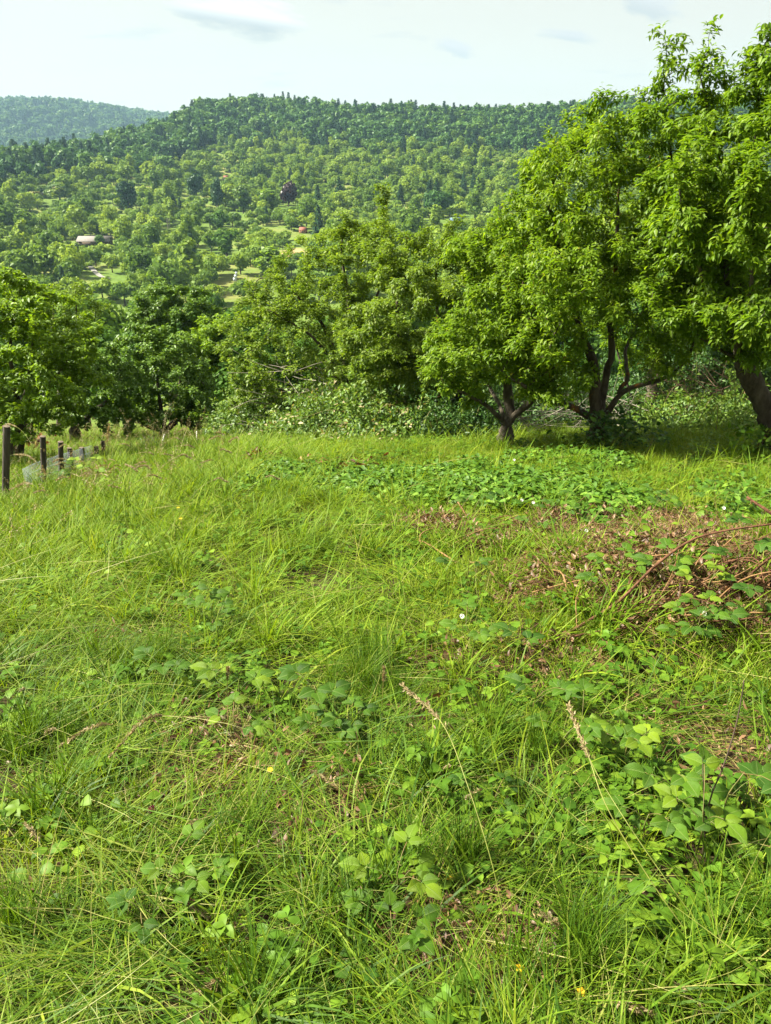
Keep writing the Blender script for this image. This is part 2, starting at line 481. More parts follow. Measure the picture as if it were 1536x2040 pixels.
def mesh(name, V, F, mats, tint=None, midx=None, smooth_=False):
    """F: one integer array (n,3)/(n,4) or a list of such arrays."""
    me = bpy.data.meshes.new(name)
    V = np.asarray(V, np.float32).reshape(-1, 3)
    Fs = [np.asarray(f, np.int32) for f in (F if isinstance(F, list) else [F])]
    Fs = [f for f in Fs if len(f)]
    nl = sum(f.size for f in Fs)
    npoly = sum(len(f) for f in Fs)
    me.vertices.add(len(V))
    me.vertices.foreach_set('co', V.ravel())
    me.loops.add(nl)
    me.loops.foreach_set('vertex_index', np.concatenate([f.ravel() for f in Fs]))
    me.polygons.add(npoly)
    sizes = np.concatenate([np.full(len(f), f.shape[1], np.int32) for f in Fs])
    starts = np.concatenate([[0], np.cumsum(sizes)[:-1]]).astype(np.int32)
    me.polygons.foreach_set('loop_start', starts)
    if midx is not None:
        me.polygons.foreach_set('material_index', np.asarray(midx, np.int32))
    if smooth_:
        me.polygons.foreach_set('use_smooth', np.ones(npoly, bool))
    for m in (mats if isinstance(mats, (list, tuple)) else [mats]):
        me.materials.append(m)
    if tint is not None:
        a = me.attributes.new('tint', 'FLOAT', 'POINT')
        a.data.foreach_set('value', np.asarray(tint, np.float32))
    me.update(calc_edges=True)
    return me


def obj(name, me, parent=None, loc=None):
    o = bpy.data.objects.new(name, me)
    COL.objects.link(o)
    if parent is not None:
        o.parent = parent
    if loc is not None:
        o.location = loc
    return o


def tag(o, label=None, cat=None, group=None, kind=None):
    if label: o['label'] = label
    if cat: o['category'] = cat
    if group: o['group'] = group
    if kind: o['kind'] = kind
    return o


def thing(name, label, cat, loc, group=None):
    o = bpy.data.objects.new(name, None)
    o.empty_display_size = 0.2
    COL.objects.link(o)
    o.location = loc
    return tag(o, label, cat, group)


class Geo:
    """Collects vertices and faces of several pieces into one mesh."""
    def __init__(self):
        self.V, self.F, self.T, self.MI, self.n = [], [], [], [], 0

    def add(self, V, F, tint=0.5, mi=0):
        V = np.asarray(V, float).reshape(-1, 3)
        for f in (F if isinstance(F, list) else [F]):
            f = np.asarray(f, int)
            self.F.append(f + self.n)
            self.MI.append(np.full(len(f), mi))
        self.V.append(V)
        self.T.append(np.broadcast_to(np.asarray(tint, float), (len(V),)))
        self.n += len(V)

    def build(self, name, mats, smooth_=False):
        q = [f for f in self.F if f.shape[1] == 4]; qm = [m for f, m in zip(self.F, self.MI) if f.shape[1] == 4]
        r = [f for f in self.F if f.shape[1] == 3]; rm = [m for f, m in zip(self.F, self.MI) if f.shape[1] == 3]
        Fs, mi = [], []
        if q: Fs.append(np.concatenate(q)); mi.append(np.concatenate(qm))
        if r: Fs.append(np.concatenate(r)); mi.append(np.concatenate(rm))
        return mesh(name, np.concatenate(self.V), Fs, mats, np.concatenate(self.T), np.concatenate(mi), smooth_)


def unit(v):
    v = np.asarray(v, float)
    return v / np.maximum(np.linalg.norm(v, axis=-1, keepdims=True), 1e-9)


def tube(pts, rad, n=6, cap=True):
    """A bent tapering tube: vertices and quads."""
    pts = np.asarray(pts, float); rad = np.asarray(rad, float)
    k = len(pts)
    tan = np.gradient(pts, axis=0)
    tan = unit(tan)
    ref = np.array([0.31, 0.17, 0.93]) if abs(tan[:, 2]).mean() < 0.8 else np.array([0.95, 0.28, 0.1])
    a = unit(np.cross(tan, ref)); b = np.cross(tan, a)
    th = np.arange(n) * 2 * math.pi / n
    V = pts[:, None, :] + rad[:, None, None] * (np.cos(th)[None, :, None] * a[:, None, :] + np.sin(th)[None, :, None] * b[:, None, :])
    V = V.reshape(-1, 3)
    i = np.arange(k - 1)[:, None] * n; j = np.arange(n)[None, :]; j2 = (j + 1) % n
    F = np.stack([i + j, i + j2, i + n + j2, i + n + j], -1).reshape(-1, 4)
    out = [F]
    if cap:
        V = np.concatenate([V, pts[-1:] + tan[-1:] * rad[-1] * 0.5])
        tipi = len(V) - 1
        base = (k - 1) * n
        out.append(np.array([[base + q, base + (q + 1) % n, tipi] for q in range(n)]))
    return V, out


def spline(pts, n):
    """Catmull-Rom through the control points, n samples."""
    p = np.asarray(pts, float)
    if len(p) == 2:
        t = np.linspace(0, 1, n)[:, None]
        return p[0] * (1 - t) + p[1] * t
    q = np.concatenate([[2 * p[0] - p[1]], p, [2 * p[-1] - p[-2]]])
    s = np.linspace(0, len(p) - 1 - 1e-6, n)
    i = s.astype(int); t = (s - i)[:, None]
    a, b, c, d = q[i], q[i + 1], q[i + 2], q[i + 3]
    return 0.5 * (2 * b + (c - a) * t + (2 * a - 5 * b + 4 * c - d) * t ** 2 + (3 * b - a - 3 * c + d) * t ** 3)


# leaf templates: (along, side, up) + faces
T8 = (np.array([(0, 0, 0), (.30, .5, .10), (.33, 0, .02), (.30, -.5, .10), (.70, .40, .03), (.70, 0, -.04), (.70, -.40, .03), (1, 0, -.16)]),
      [np.array([(1, 4, 5, 2), (2, 5, 6, 3)]), np.array([(0, 1, 2), (0, 2, 3), (4, 7, 5), (5, 7, 6)])])
T2 = (np.array([(0, 0, 0), (.45, .5, .12), (1, 0, -.05), (.45, -.5, .12)]), [np.array([(0, 1, 2), (0, 2, 3)])])
T1 = (np.array([(0, .5, 0), (0, -.5, 0), (1, -.5, 0), (1, .5, 0)]), [np.array([(0, 1, 2, 3)])])
# lobed heart leaf for the ground cover
TH = (np.array([(0, 0, 0), (-.12, .32, .06), (.18, .52, .09), (.6, .33, .03), (1, 0, -.10), (.6, -.33, .03), (.18, -.52, .09), (-.12, -.32, .06), (.4, 0, -.03)]),
      [np.array([(0, 1, 2), (0, 2, 8), (8, 2, 3), (8, 3, 4), (8, 4, 5), (8, 5, 6), (8, 6, 0), (0, 6, 7)])])


def leaves(geo, Pn, D, Nn, L, W, tint, tmpl, mi=0):
    Pn = np.asarray(Pn, float); n = len(Pn)
    if n == 0:
        return
    D = unit(D); S = unit(np.cross(D, Nn)); U = np.cross(S, D)
    L = np.broadcast_to(np.asarray(L, float), (n,)); W = np.broadcast_to(np.asarray(W, float), (n,))
    tv, tf = tmpl
    V = Pn[:, None, :] + L[:, None, None] * (tv[None, :, 0, None] * D[:, None, :] + tv[None, :, 2, None] * U[:, None, :]) \
        + (L * W)[:, None, None] * tv[None, :, 1, None] * S[:, None, :]
    k = len(tv)
    off = (np.arange(n) * k)[:, None, None]
    F = [(f[None] + off).reshape(-1, f.shape[1]) for f in tf]
    t = np.repeat(np.broadcast_to(np.asarray(tint, float), (n,)), k)
    geo.add(V.reshape(-1, 3), F, t, mi)


def blades(geo, B, head, th0, curve, L, W, tint, segs=4, mi=0, wavy=0.0):
    """Grass blades: ribbons that start at B, lean towards head and bend over."""
    n = len(B)
    s = np.linspace(0, 1, segs + 1)
    th = th0[:, None] + curve[:, None] * s[None, :] ** 1.3
    hd = head[:, None] + wavy * (rng.random((n, 1)) - 0.5) * s[None, :] * 2
    step = (L / segs)[:, None]
    dx = np.sin(th) * np.cos(hd) * step; dy = np.sin(th) * np.sin(hd) * step; dz = np.cos(th) * step
    pos = np.zeros((n, segs + 1, 3))
    pos[:, 1:, 0] = np.cumsum(dx[:, :-1], 1); pos[:, 1:, 1] = np.cumsum(dy[:, :-1], 1); pos[:, 1:, 2] = np.cumsum(dz[:, :-1], 1)
    pos += np.asarray(B)[:, None, :]
    ang = head + math.pi / 2 + (rng.random(n) - 0.5) * 1.6
    side = np.stack([np.cos(ang), np.sin(ang), (rng.random(n) - .5) * .5], -1)
    w = (W[:, None] * (1 - 0.92 * s[None, :] ** 2.2) * (0.55 + 0.45 * np.minimum(1, s * 4))[None, :])[..., None] * 0.5
    V = np.stack([pos - side[:, None, :] * w, pos + side[:, None, :] * w], 2)
    V = V.reshape(-1, 3)
    i = (np.arange(n) * (segs + 1) * 2)[:, None] + (np.arange(segs) * 2)[None, :]
    F = np.stack([i, i + 1, i + 3, i + 2], -1).reshape(-1, 4)
    geo.add(V, F, np.repeat(tint, (segs + 1) * 2), mi)


def gn_scatter(name, pts, rot, scl, idx, protos, kind='stuff', label=None):
    """One stuff object whose points carry instances of the given meshes (kept out of the scene)."""
    pc = bpy.data.collections.new(name + '_kinds')
    for k, me in enumerate(protos):
        o = bpy.data.objects.new('%s_kind_%02d' % (name, k), me)
        pc.objects.link(o)
    me = bpy.data.meshes.new(name)
    pts = np.asarray(pts, np.float32)
    me.vertices.add(len(pts))
    me.vertices.foreach_set('co', pts.ravel())
    for an, ty, data, f in (('rot', 'FLOAT_VECTOR', rot, 'vector'), ('scl', 'FLOAT_VECTOR', scl, 'vector'), ('idx', 'INT', idx, 'value')):
        a = me.attributes.new(an, ty, 'POINT')
        a.data.foreach_set(f, np.asarray(data, np.int32 if ty == 'INT' else np.float32).ravel())
    o = obj(name, me)
    ng = bpy.data.node_groups.new(name + '_nodes', 'GeometryNodeTree')
    ng.interface.new_socket('Geometry', in_out='INPUT', socket_type='NodeSocketGeometry')
    ng.interface.new_socket('Geometry', in_out='OUTPUT', socket_type='NodeSocketGeometry')
    gi = ng.nodes.new('NodeGroupInput'); go = ng.nodes.new('NodeGroupOutput')
    ip = ng.nodes.new('GeometryNodeInstanceOnPoints')
    ci = ng.nodes.new('GeometryNodeCollectionInfo')
    ci.inputs[0].default_value = pc
    ci.inputs[1].default_value = True
    ci.inputs[2].default_value = True

    def attr(nm, ty):
        n = ng.nodes.new('GeometryNodeInputNamedAttribute')
        n.data_type = ty
        n.inputs[0].default_value = nm
        return next(s for s in n.outputs if s.enabled and s.name == 'Attribute')
    e2r = ng.nodes.new('FunctionNodeEulerToRotation')
    L = ng.links.new
    L(gi.outputs[0], ip.inputs['Points'])
    L(ci.outputs[0], ip.inputs['Instance'])
    ip.inputs['Pick Instance'].default_value = True
    L(attr('idx', 'INT'), ip.inputs['Instance Index'])
    L(attr('rot', 'FLOAT_VECTOR'), e2r.inputs[0])
    L(e2r.outputs[0], ip.inputs['Rotation'])
    L(attr('scl', 'FLOAT_VECTOR'), ip.inputs['Scale'])
    L(ip.outputs[0], go.inputs[0])
    md = o.modifiers.new('scatter', 'NODES')
    md.node_group = ng
    o['kind'] = kind
    if label: o['label'] = label
    return o


# ------------------------------------------------------------------ the land
CLEAR = []                                   # (x, y, rx, ry, dryness) meadows and dry fields on the far hillside
for (u, v, ru, rv, dry) in [(585, 503, 42, 12, 1.0), (170, 337, 34, 9, .75), (685, 268, 46, 12, .45), (620, 258, 18, 10, .3), (462, 572, 52, 12, .2), (965, 383, 40, 9, .8),
                            (880, 452, 85, 26, .0), (795, 298, 26, 6, .7), (90, 378, 30, 8, .4), (205, 535, 26, 12, .1), (820, 520, 80, 25, .0), (640, 358, 22, 6, .6),
                            (700, 452, 30, 12, .4), (560, 470, 60, 16, .05), (230, 440, 40, 10, .1), (290, 375, 24, 6, .5), (925, 260, 26, 7, .5), (440, 318, 30, 6, .3),
                            (140, 560, 40, 10, .3), (540, 455, 60, 10, .0), (60, 440, 24, 6, .2), (1010, 330, 20, 8, .3), (750, 375, 20, 6, .4), (470, 555, 30, 10, 0), (530, 530, 22, 8, .5),
                            (350, 480, 14, 6, .1), (190, 476, 34, 9, .05), (604, 460, 16, 6, 0), (907, 440, 24, 8, 0)]:
    c = G(u, v); e = G(u, v - rv); f = G(u, v + rv)
    CLEAR.append((c[0], c[1], max(3, .62 * ru * mpp(c)), max(4, 0.34 * abs(e[1] - f[1])), dry))

az = np.concatenate([np.linspace(-180, -46, 60, endpoint=False), np.linspace(-46, 46, 300), np.linspace(47, 180, 60, endpoint=False)])
az = np.radians(az)
rr = np.concatenate([[0.02], np.geomspace(0.25, 20, 110), np.geomspace(20.8, 200, 60)[1:], np.linspace(203, 1000, 170), np.geomspace(1010, 3600, 25)])
A, RR = np.meshgrid(az, rr)
X, Y = RR * np.sin(A), RR * np.cos(A)
back = Y < 0
Z = H(X, Y)
nA, nR = len(az), len(rr)
i = (np.arange(nR - 1) * nA)[:, None]; j = np.arange(nA)[None, :]; j2 = (j + 1) % nA
F = np.stack([i + j, i + j2, i + nA + j2, i + nA + j], -1).reshape(-1, 4)[:, ::-1]
me = mesh('ground', np.stack([X, Y, Z], -1), F, M['ground'], smooth_=True)
dry = np.zeros(X.size)
xf, yf = X.ravel(), Y.ravel()
for (cx, cy, rx, ry, dv) in CLEAR:
    q = np.hypot((xf - cx) / rx, (yf - cy) / ry) + fnoise(xf / 6, yf / 6, 2) * 0.8
    dry = np.maximum(dry, dv * smooth(1.1, 0.75, q))
a = me.attributes.new('dry', 'FLOAT', 'POINT'); a.data.foreach_set('value', dry.astype(np.float32))
a = me.attributes.new('far', 'FLOAT', 'POINT'); a.data.foreach_set('value', np.maximum(smooth(9, 18, np.hypot(xf, yf)), smooth(2.2, 4.2, np.abs(xf) - .6 * np.maximum(yf, 0))).astype(np.float32))
tag(obj('ground', me), kind='structure', label='grassy orchard slope falling away to a wooded valley side')

# far wooded hill at the left, some two kilometres off
hu = [-900, -400, -150, 0, 100, 150, 220, 320, 500, 800, 1500]
hv = [230, 214, 208, 212, 210, 213, 219, 230, 245, 260, 280]
haz = np.array([math.atan2(pixdir(u, 210)[0], pixdir(u, 210)[1]) for u in hu])
htop = np.array([CAMZ - 2300 * math.hypot(*((pixdir(u, v) / pixdir(u, v)[1])[:2])) * 0 - 2300 * _v_to_tan(v) * 1.0 for u, v in zip(hu, hv)])


def HD(x, y):
    d = np.hypot(x, y); a = np.arctan2(x, y)
    top = np.interp(a, haz, htop) - 14
    t = smooth(1150, 2300, d)
    z = -60 + (top + 60) * t ** 0.8 + fnoise(x / 260, y / 260, 4) * 60 * smooth(1200, 1500, d) * (1 - smooth(2000, 2300, d))
    return z - np.maximum(0, d - 2330) * 0.2


ha = np.radians(np.linspace(-52, 12, 130)); hr = np.linspace(1150, 2700, 60)
A, RR = np.meshgrid(ha, hr)
X, Y = RR * np.sin(A), RR * np.cos(A)
nA, nR = len(ha), len(hr)
i = (np.arange(nR - 1) * nA)[:, None]; j = np.arange(nA - 1)[None, :]
F = np.stack([i + j, i + j + 1, i + nA + j + 1, i + nA + j], -1).reshape(-1, 4)[:, ::-1]
tag(obj('distant_hill', mesh('distant_hill', np.stack([X, Y, HD(X, Y)], -1), F, M['floor'], smooth_=True)), kind='structure', label='long blue green wooded ridge far off behind the valley')

# ------------------------------------------------------------------ tree growing
def colonize(nodes, par, lid, attr, step, infl, kill, iters, r):
    pos = np.array(nodes, float); par = list(par); lid = list(lid)
    attr = np.array(attr, float)
    alive = np.ones(len(attr), bool)
    nd = np.full(len(attr), 1e9); ni = np.zeros(len(attr), int)

    def upd(new, base):
        nonlocal nd, ni
        D = np.linalg.norm(attr[:, None, :] - new[None], axis=2)
        k = D.argmin(1); dm = D[np.arange(len(attr)), k]
        m = dm < nd
        nd[m] = dm[m]; ni[m] = base + k[m]
    upd(pos, 0)
    for it in range(iters):
        act = alive & (nd < infl)
        if not act.any():
            break
        idx = ni[act]
        dirs = unit(attr[act] - pos[idx])
        un, inv = np.unique(idx, return_inverse=True)
        s = np.zeros((len(un), 3)); np.add.at(s, inv, dirs)
        s = unit(unit(s) + (r.random((len(un), 3)) - 0.5) * 0.35)
        new = pos[un] + s * step
        dmin = np.array([np.min(((pos - q) ** 2).sum(1)) for q in new]) ** 0.5
        good = dmin > 0.55 * step
        bad = un[~good]
        if len(bad):
            alive[np.isin(ni, bad) & act] = False
        if not good.any():
            continue
        un, new = un[good], new[good]
        base = len(pos)
        pos = np.concatenate([pos, new]); par += list(un); lid += [lid[k] for k in un]
        upd(new, base)
        alive &= nd > kill
        if len(pos) > 6000:
            break
    return pos, np.array(par), np.array(lid)


def ellips(spec, n, r, clump=0.0):
    """Random points in ellipsoids given as (u, v, Y, ru, rv, rY, weight) in photo pixels / metres of depth."""
    out = []
    wsum = sum(s[6] for s in spec)
    for (u, v, Yd, ru, rv, rY, w) in spec:
        c = P(u, v, Yd); k = mpp(c)
        m = int(n * w / wsum)
        q = unit(r.normal(size=(m * 2, 3))) * (r.random((m * 2, 1)) ** (1 / 2.4))
        if clump:
            nzv = vnoise(q[:, 0] * 2.6 + 7 + u, q[:, 2] * 2.6 + 3) + vnoise(q[:, 1] * 2.6 + 1, q[:, 2] * 2.6 + 9 + v)
            q = q[nzv > 0.62 + clump * 0.32]
        q = q[:m]
        q = q * np.where(r.random((len(q), 1)) < .07, 1.0 + .38 * r.random((len(q), 1)), 1.0)   # a few shoots reach beyond the crown
        out.append(c + q * np.array([ru * k, rY, rv * k]))
    return np.concatenate(out)


def bump_tube(pts, rad, n, r, amt=0.12):
    V, F = tube(pts, rad, n)
    k = len(pts)
    c = np.repeat(np.asarray(pts), n, axis=0)
    f = 1 + (r.random(k * n) - 0.5) * amt * 2
    V[:k * n] = c + (V[:k * n] - c) * f[:, None]
    return V, F


def build_tree(name, label, cat, base, trunk, limbs, attr, rtrunk, step=0.16, infl=0.9, kill=0.2, bark='bark', leafmat='cherry',
               leaf=(0.10, 0.42), per=(6, 9), droop=(-1.1, 0.35), tmpl=T8, sites=1200, thin=0.012, n_single=0, r0=0.0035, group=None, twigdir=0.5,
               seed=1, iters=120, dead=None, spread=0.055, top_tint=0.0, jit=0.0):
    """Trunk, limbs, branches and leaves. trunk/limbs are polylines in scene space; branches grow towards attr."""
    r = np.random.default_rng(seed)
    base = np.asarray(base, float)
    root = thing(name, label, cat, base, group)
    nodes, par, lid = [], [], []
    tl = spline(trunk, max(4, int(np.linalg.norm(np.diff(trunk, axis=0), axis=1).sum() / step) + 2))
    for k, p in enumerate(tl):
        nodes.append(p); par.append(k - 1); lid.append(0)
    top = len(nodes) - 1
    for li, lm in enumerate(limbs):
        pl = np.concatenate([[tl[-1] if np.linalg.norm(lm[0] - tl[-1]) < 0.35 else tl[np.argmin(np.linalg.norm(tl - lm[0], axis=1))]], lm])
        near = int(np.argmin(np.linalg.norm(np.array(nodes[:top + 1]) - pl[0], axis=1)))
        n = max(3, int(np.linalg.norm(np.diff(pl, axis=0), axis=1).sum() / step) + 1)
        sp = spline(pl, n)[1:]
        prev = near
        for p in sp:
            nodes.append(p + (r.random(3) - .5) * step * 0.22); par.append(prev); lid.append(li + 1); prev = len(nodes) - 1
    pos, par, lid = colonize(nodes, par, lid, attr, step, infl, kill, iters, r)
    n = len(pos)
    kids = [[] for _ in range(n)]
    for k in range(1, n):
        kids[par[k]].append(k)
    cnt = np.zeros(n)
    order = np.arange(n)[::-1]
    for k in order:                                   # parents always precede children
        if not kids[k]:
            cnt[k] = 1
        if par[k] >= 0:
            cnt[par[k]] += cnt[k]
    e = math.log(max(cnt[0], 2)) / math.log(rtrunk / r0)
    rad = r0 * cnt ** (1 / e)
    hgt = np.linalg.norm(pos - pos[top], axis=1)
    rad[top + 1:] *= (1 - 0.42 * smooth(0.1, 1.3, hgt[top + 1:]))
    # chains
    geos = {}
    stack = [(0, -1)]
    while stack:
        start, pr = stack.pop()
        ch = [pr] if pr >= 0 else []
        k = start
        while True:
            ch.append(k)
            if not kids[k]:
                break
            ks = sorted(kids[k], key=lambda q: -cnt[q])
            same = [q for q in ks if lid[q] == lid[k]]
            nxt = same[0] if same else None
            for q in ks:
                if q != nxt:
                    stack.append((q, k))
            if nxt is None:
                break
            k = nxt
        if len(ch) < 2:
            continue
        rc = rad[ch].copy()
        if pr >= 0:
            rc[0] = min(rc[0], rc[1] * 1.15)
        rc[-1] *= 0.7
        pts = pos[ch].copy()
        big = rc.max()
        nn = 10 if big > 0.06 else 7 if big > 0.025 else 5 if big > 0.01 else 3
        if len(pts) >= 3 and big > 0.015:
            m = len(pts) * 2
            s = np.linspace(0, len(pts) - 1, m)
            rc2 = np.interp(s, np.arange(len(pts)), rc)
            pts = spline(pts, m); rc = rc2
        if pr < 0:                                    # root flare
            z = pts[:, 2] - pts[0, 2]
            rc = rc * (1 + 0.3 * np.exp(-np.maximum(z, 0) / 0.10))
        V, Fq = bump_tube(pts - base, rc, nn, r, 0.14 if big > 0.03 else 0.0)
        g = geos.setdefault(int(lid[start]), Geo())
        g.add(V, Fq, 0.5)
    for li in sorted(geos):
        obj('trunk' if li == 0 else 'limb', geos[li].build('trunk' if li == 0 else 'limb', M[bark], True), root)
    # leaves
    cand = np.where(rad < thin)[0]
    cand = cand[cand > top]
    tips = np.array([k for k in cand if not kids[k]])
    pick = np.concatenate([tips, r.choice(cand, max(0, sites - len(tips)), replace=True)]) if len(cand) and len(tips) < sites else r.permutation(tips)[:sites]
    if dead is not None:
        pick = pick[~dead(pos[pick], r)]
    pd = unit(pos[pick] - pos[np.maximum(par[pick], 0)])
    cntl = r.integers(per[0], per[1] + 1, len(pick))
    rep = np.repeat(np.arange(len(pick)), cntl)
    m = len(rep)
    p = pos[pick][rep] + (r.random((m, 3)) - 0.5) * 2 * spread - pd[rep] * r.random((m, 1)) * spread * 1.5
    azr = r.random(m) * 2 * math.pi; el = droop[0] + (droop[1] - droop[0]) * r.random(m)
    D = np.stack([np.cos(azr) * np.cos(el), np.sin(azr) * np.cos(el), np.sin(el)], -1)
    D = unit(D + pd[rep] * twigdir)
    Nn = unit(np.array([0, 0, 1.0]) + (r.random((m, 3)) - .5) * (0.9 + jit))
    Lf = leaf[0] * (0.6 + 0.6 * r.random(m)); W = leaf[1] * (0.85 + 0.3 * r.random(m))
    ctint = r.random(len(pick))[rep]
    tint = np.clip(0.45 * ctint + 0.5 * r.random(m) + top_tint, 0, 0.93)
    tint[r.random(m) < 0.004] = 1.0
    order = np.arange(m)
    if n_single:
        u_, v_, dep = project(p)
        inview = (u_ > 5) & (u_ < 1531) & (v_ > 5)
        score = Lf / dep * np.where(inview, 1, 0.01) * (1 - np.abs(D[:, 1]) * 0.6)
        # those in front: nearest to the camera
        order = np.argsort(-score)
        singles = order[:n_single]; order = order[n_single:]
        protos = []
        for q in range(6):
            g1 = Geo(); leaves(g1, np.zeros((1, 3)), [[1, 0, 0]], [[0, 0, 1]], 1.0, leaf[1], (q + 0.5) / 6.5, tmpl)
            protos.append(g1.build('leaf', M[leafmat]))
        for k in singles:
            o = bpy.data.objects.new('leaf', protos[int(min(5, tint[k] * 6))])
            COL.objects.link(o); o.parent = root
            d = unit(D[k]); s_ = unit(np.cross(Nn[k], d)); u2 = np.cross(d, s_)
            mm = Matrix(((d[0], s_[0], u2[0], 0), (d[1], s_[1], u2[1], 0), (d[2], s_[2], u2[2], 0), (0, 0, 0, 1)))
            o.matrix_local = Matrix.Translation(Vector(p[k] - base)) @ mm @ Matrix.Scale(float(Lf[k]), 4)
    g = Geo()
    leaves(g, p[order] - base, D[order], Nn[order], Lf[order], W[order], tint[order], tmpl)
    cr = obj('crown', g.build('crown', M[leafmat]), root)
    cr['kind'] = 'stuff'
    return root


def PP(lst):
    return np.array([P(*q) for q in lst])


def base_at(u, Y):
    """ground point in the vertical plane of pixel column u at distance Y"""
    x = 0.0
    for _ in range(12):
        z = float(H(x, Y)); dep = Y * math.cos(PITCH) - (z - CAMZ) * math.sin(PITCH)
        x = (u - CX) / FPX * dep
    return np.array([x, Y, float(H(x, Y))])


# centre cherry ---------------------------------------------------
b = base_at(1190, 7.8)
trunk = np.array([b - [0, 0, .08], P(1188, 880, 7.8), P(1192, 850, 7.8)])
limbs = [PP([(1212, 815, 7.75), (1245, 780, 7.7), (1290, 762, 7.6), (1340, 742, 7.5), (1375, 700, 7.5), (1390, 640, 7.5)]),
         PP([(1165, 825, 7.8), (1130, 806, 7.7), (1085, 795, 7.5), (1040, 770, 7.3), (1000, 740, 7.3)]),
         PP([(1197, 810, 7.9), (1205, 760, 8.0), (1218, 700, 8.0), (1215, 620, 8.0), (1225, 540, 8.0), (1230, 430, 8.0)]),
         PP([(1185, 810, 7.75), (1185, 750, 7.8), (1165, 680, 7.9), (1140, 600, 8.0), (1120, 520, 8.0), (1100, 430, 8.0)]),
         PP([(1225, 800, 7.8), (1248, 750, 7.9), (1250, 690, 8.2), (1290, 600, 8.5), (1310, 500, 8.5), (1320, 390, 8.5)]),
         PP([(1210, 820, 8.0), (1180, 780, 8.4), (1130, 720, 8.8), (1110, 620, 9.0)])]
att = ellips([(1215, 600, 7.8, 225, 165, 1.15, 5), (1230, 420, 7.9, 185, 150, 0.95, 4), (1120, 480, 7.5, 90, 120, .7, 1.5), (1250, 300, 8.0, 90, 75, 0.5, 1.1), (1130, 370, 7.7, 100, 110, .6, 2.0), (1175, 280, 7.9, 90, 75, .5, 1.3), (1060, 440, 7.9, 75, 80, .5, 1.1), (1050, 560, 7.6, 70, 110, .6, 1.3), (1115, 760, 7.4, 70, 36, .5, .8), (1160, 560, 6.9, 130, 130, .4, 1.6),
              (1080, 690, 7.3, 90, 80, 0.5, 1), (1330, 660, 7.3, 100, 80, .5, 1)], 3000, np.random.default_rng(5), 1)
build_tree('cherry_tree', 'cherry tree with low forked trunk and orange mossy limbs', 'tree', b, trunk, limbs, att, 0.105,
           step=0.11, infl=0.7, kill=0.12, bark='cherrybark', leaf=(0.054, 0.40), per=(9, 12), sites=5000, n_single=300, seed=3)

# big right cherry ------------------------------------------------
b = base_at(1545, 6.9)
trunk = np.array([b - [0, 0, .08], P(1530, 830, 6.9), P(1503, 770, 6.85), P(1478, 720, 6.8)])
limbs = [PP([(1440, 640, 6.7), (1400, 560, 6.5), (1370, 450, 6.3), (1345, 340, 6.2)]),
         PP([(1450, 600, 6.9), (1445, 480, 7.0), (1440, 360, 7.0), (1415, 240, 7.0), (1390, 130, 7.0)]),
         PP([(1510, 640, 6.7), (1550, 520, 6.5), (1590, 380, 6.4), (1600, 240, 6.4)]),
         PP([(1470, 690, 6.5), (1490, 600, 6.1), (1500, 480, 5.9), (1490, 360, 5.8)]),
         PP([(1410, 680, 6.7), (1360, 650, 6.6), (1300, 600, 6.5)]),
         PP([(1520, 680, 7.0), (1620, 600, 7.1), (1700, 520, 7.2)]),
         PP([(1450, 560, 7.2), (1400, 440, 7.4), (1340, 320, 7.5), (1325, 190, 7.5), (1326, 75, 7.5)]),
         PP([(1480, 460, 6.8), (1500, 300, 6.8), (1510, 180, 6.8), (1530, 60, 6.8)])]
att = ellips([(1440, 480, 6.7, 175, 190, 1.15, 5), (1430, 300, 6.9, 150, 120, 1.0, 2.6), (1580, 420, 6.7, 190, 280, 1.2, 4.5), (1490, 620, 6.3, 110, 80, .7, 1.6),
              (1320, 130, 7.5, 20, 70, .12, .12), (1352, 110, 7.3, 22, 50, .12, .10), (1405, 120, 7.0, 34, 70, .2, .22), (1500, 150, 6.8, 70, 90, .4, .35), (1590, 160, 6.8, 80, 110, .5, .6), (1510, 690, 6.5, 60, 45, .5, .7), (1200, 200, 7.6, 26, 40, .2, .12), (1300, 250, 7.3, 80, 60, .4, .5)],
             3300, np.random.default_rng(6), 1)
build_tree('cherry_tree', 'tallest cherry tree, dark leaning trunk, crown cut by the edge of the photo', 'tree', b, trunk, limbs, att, 0.095,
           step=0.105, infl=0.75, kill=0.12, bark='bark', leaf=(0.061, 0.38), per=(9, 12), sites=5600, n_single=300, seed=4)

# small cherry ----------------------------------------------------
b = base_at(1008, 8.0)
trunk = np.array([b - [0, 0, .08], P(1007, 880, 8.0), P(1008, 850, 8.0)])
limbs = [PP([(990, 825, 7.9), (962, 805, 7.8), (920, 780, 7.6), (880, 760, 7.5)]),
         PP([(1015, 825, 8.1), (1012, 770, 8.2), (1005, 700, 8.2), (1000, 600, 8.3)]),
         PP([(1030, 825, 8.0), (1055, 800, 7.9), (1070, 760, 7.8), (1060, 680, 7.6), (1050, 600, 7.6)]),
         PP([(1000, 820, 8.2), (970, 760, 8.6), (940, 680, 8.8)])]
att = ellips([(985, 650, 8.1, 130, 130, .8, 4), (920, 700, 7.8, 90, 70, .6, 2), (1020, 520, 8.4, 90, 100, .6, 2), (960, 520, 8.6, 80, 70, .6, 1.2), (1050, 460, 8.5, 60, 60, .5, .8), (1060, 700, 7.8, 70, 80, .5, 1)], 1900, np.random.default_rng(7), 1)
build_tree('cherry_tree', 'small cherry tree with thin grey trunk, left of the mossy forked cherry', 'tree', b, trunk, limbs, att, 0.085,
           step=0.105, infl=0.7, kill=0.12, bark='greybark', leaf=(0.051, 0.42), per=(9, 12), sites=3800, n_single=300, seed=5)

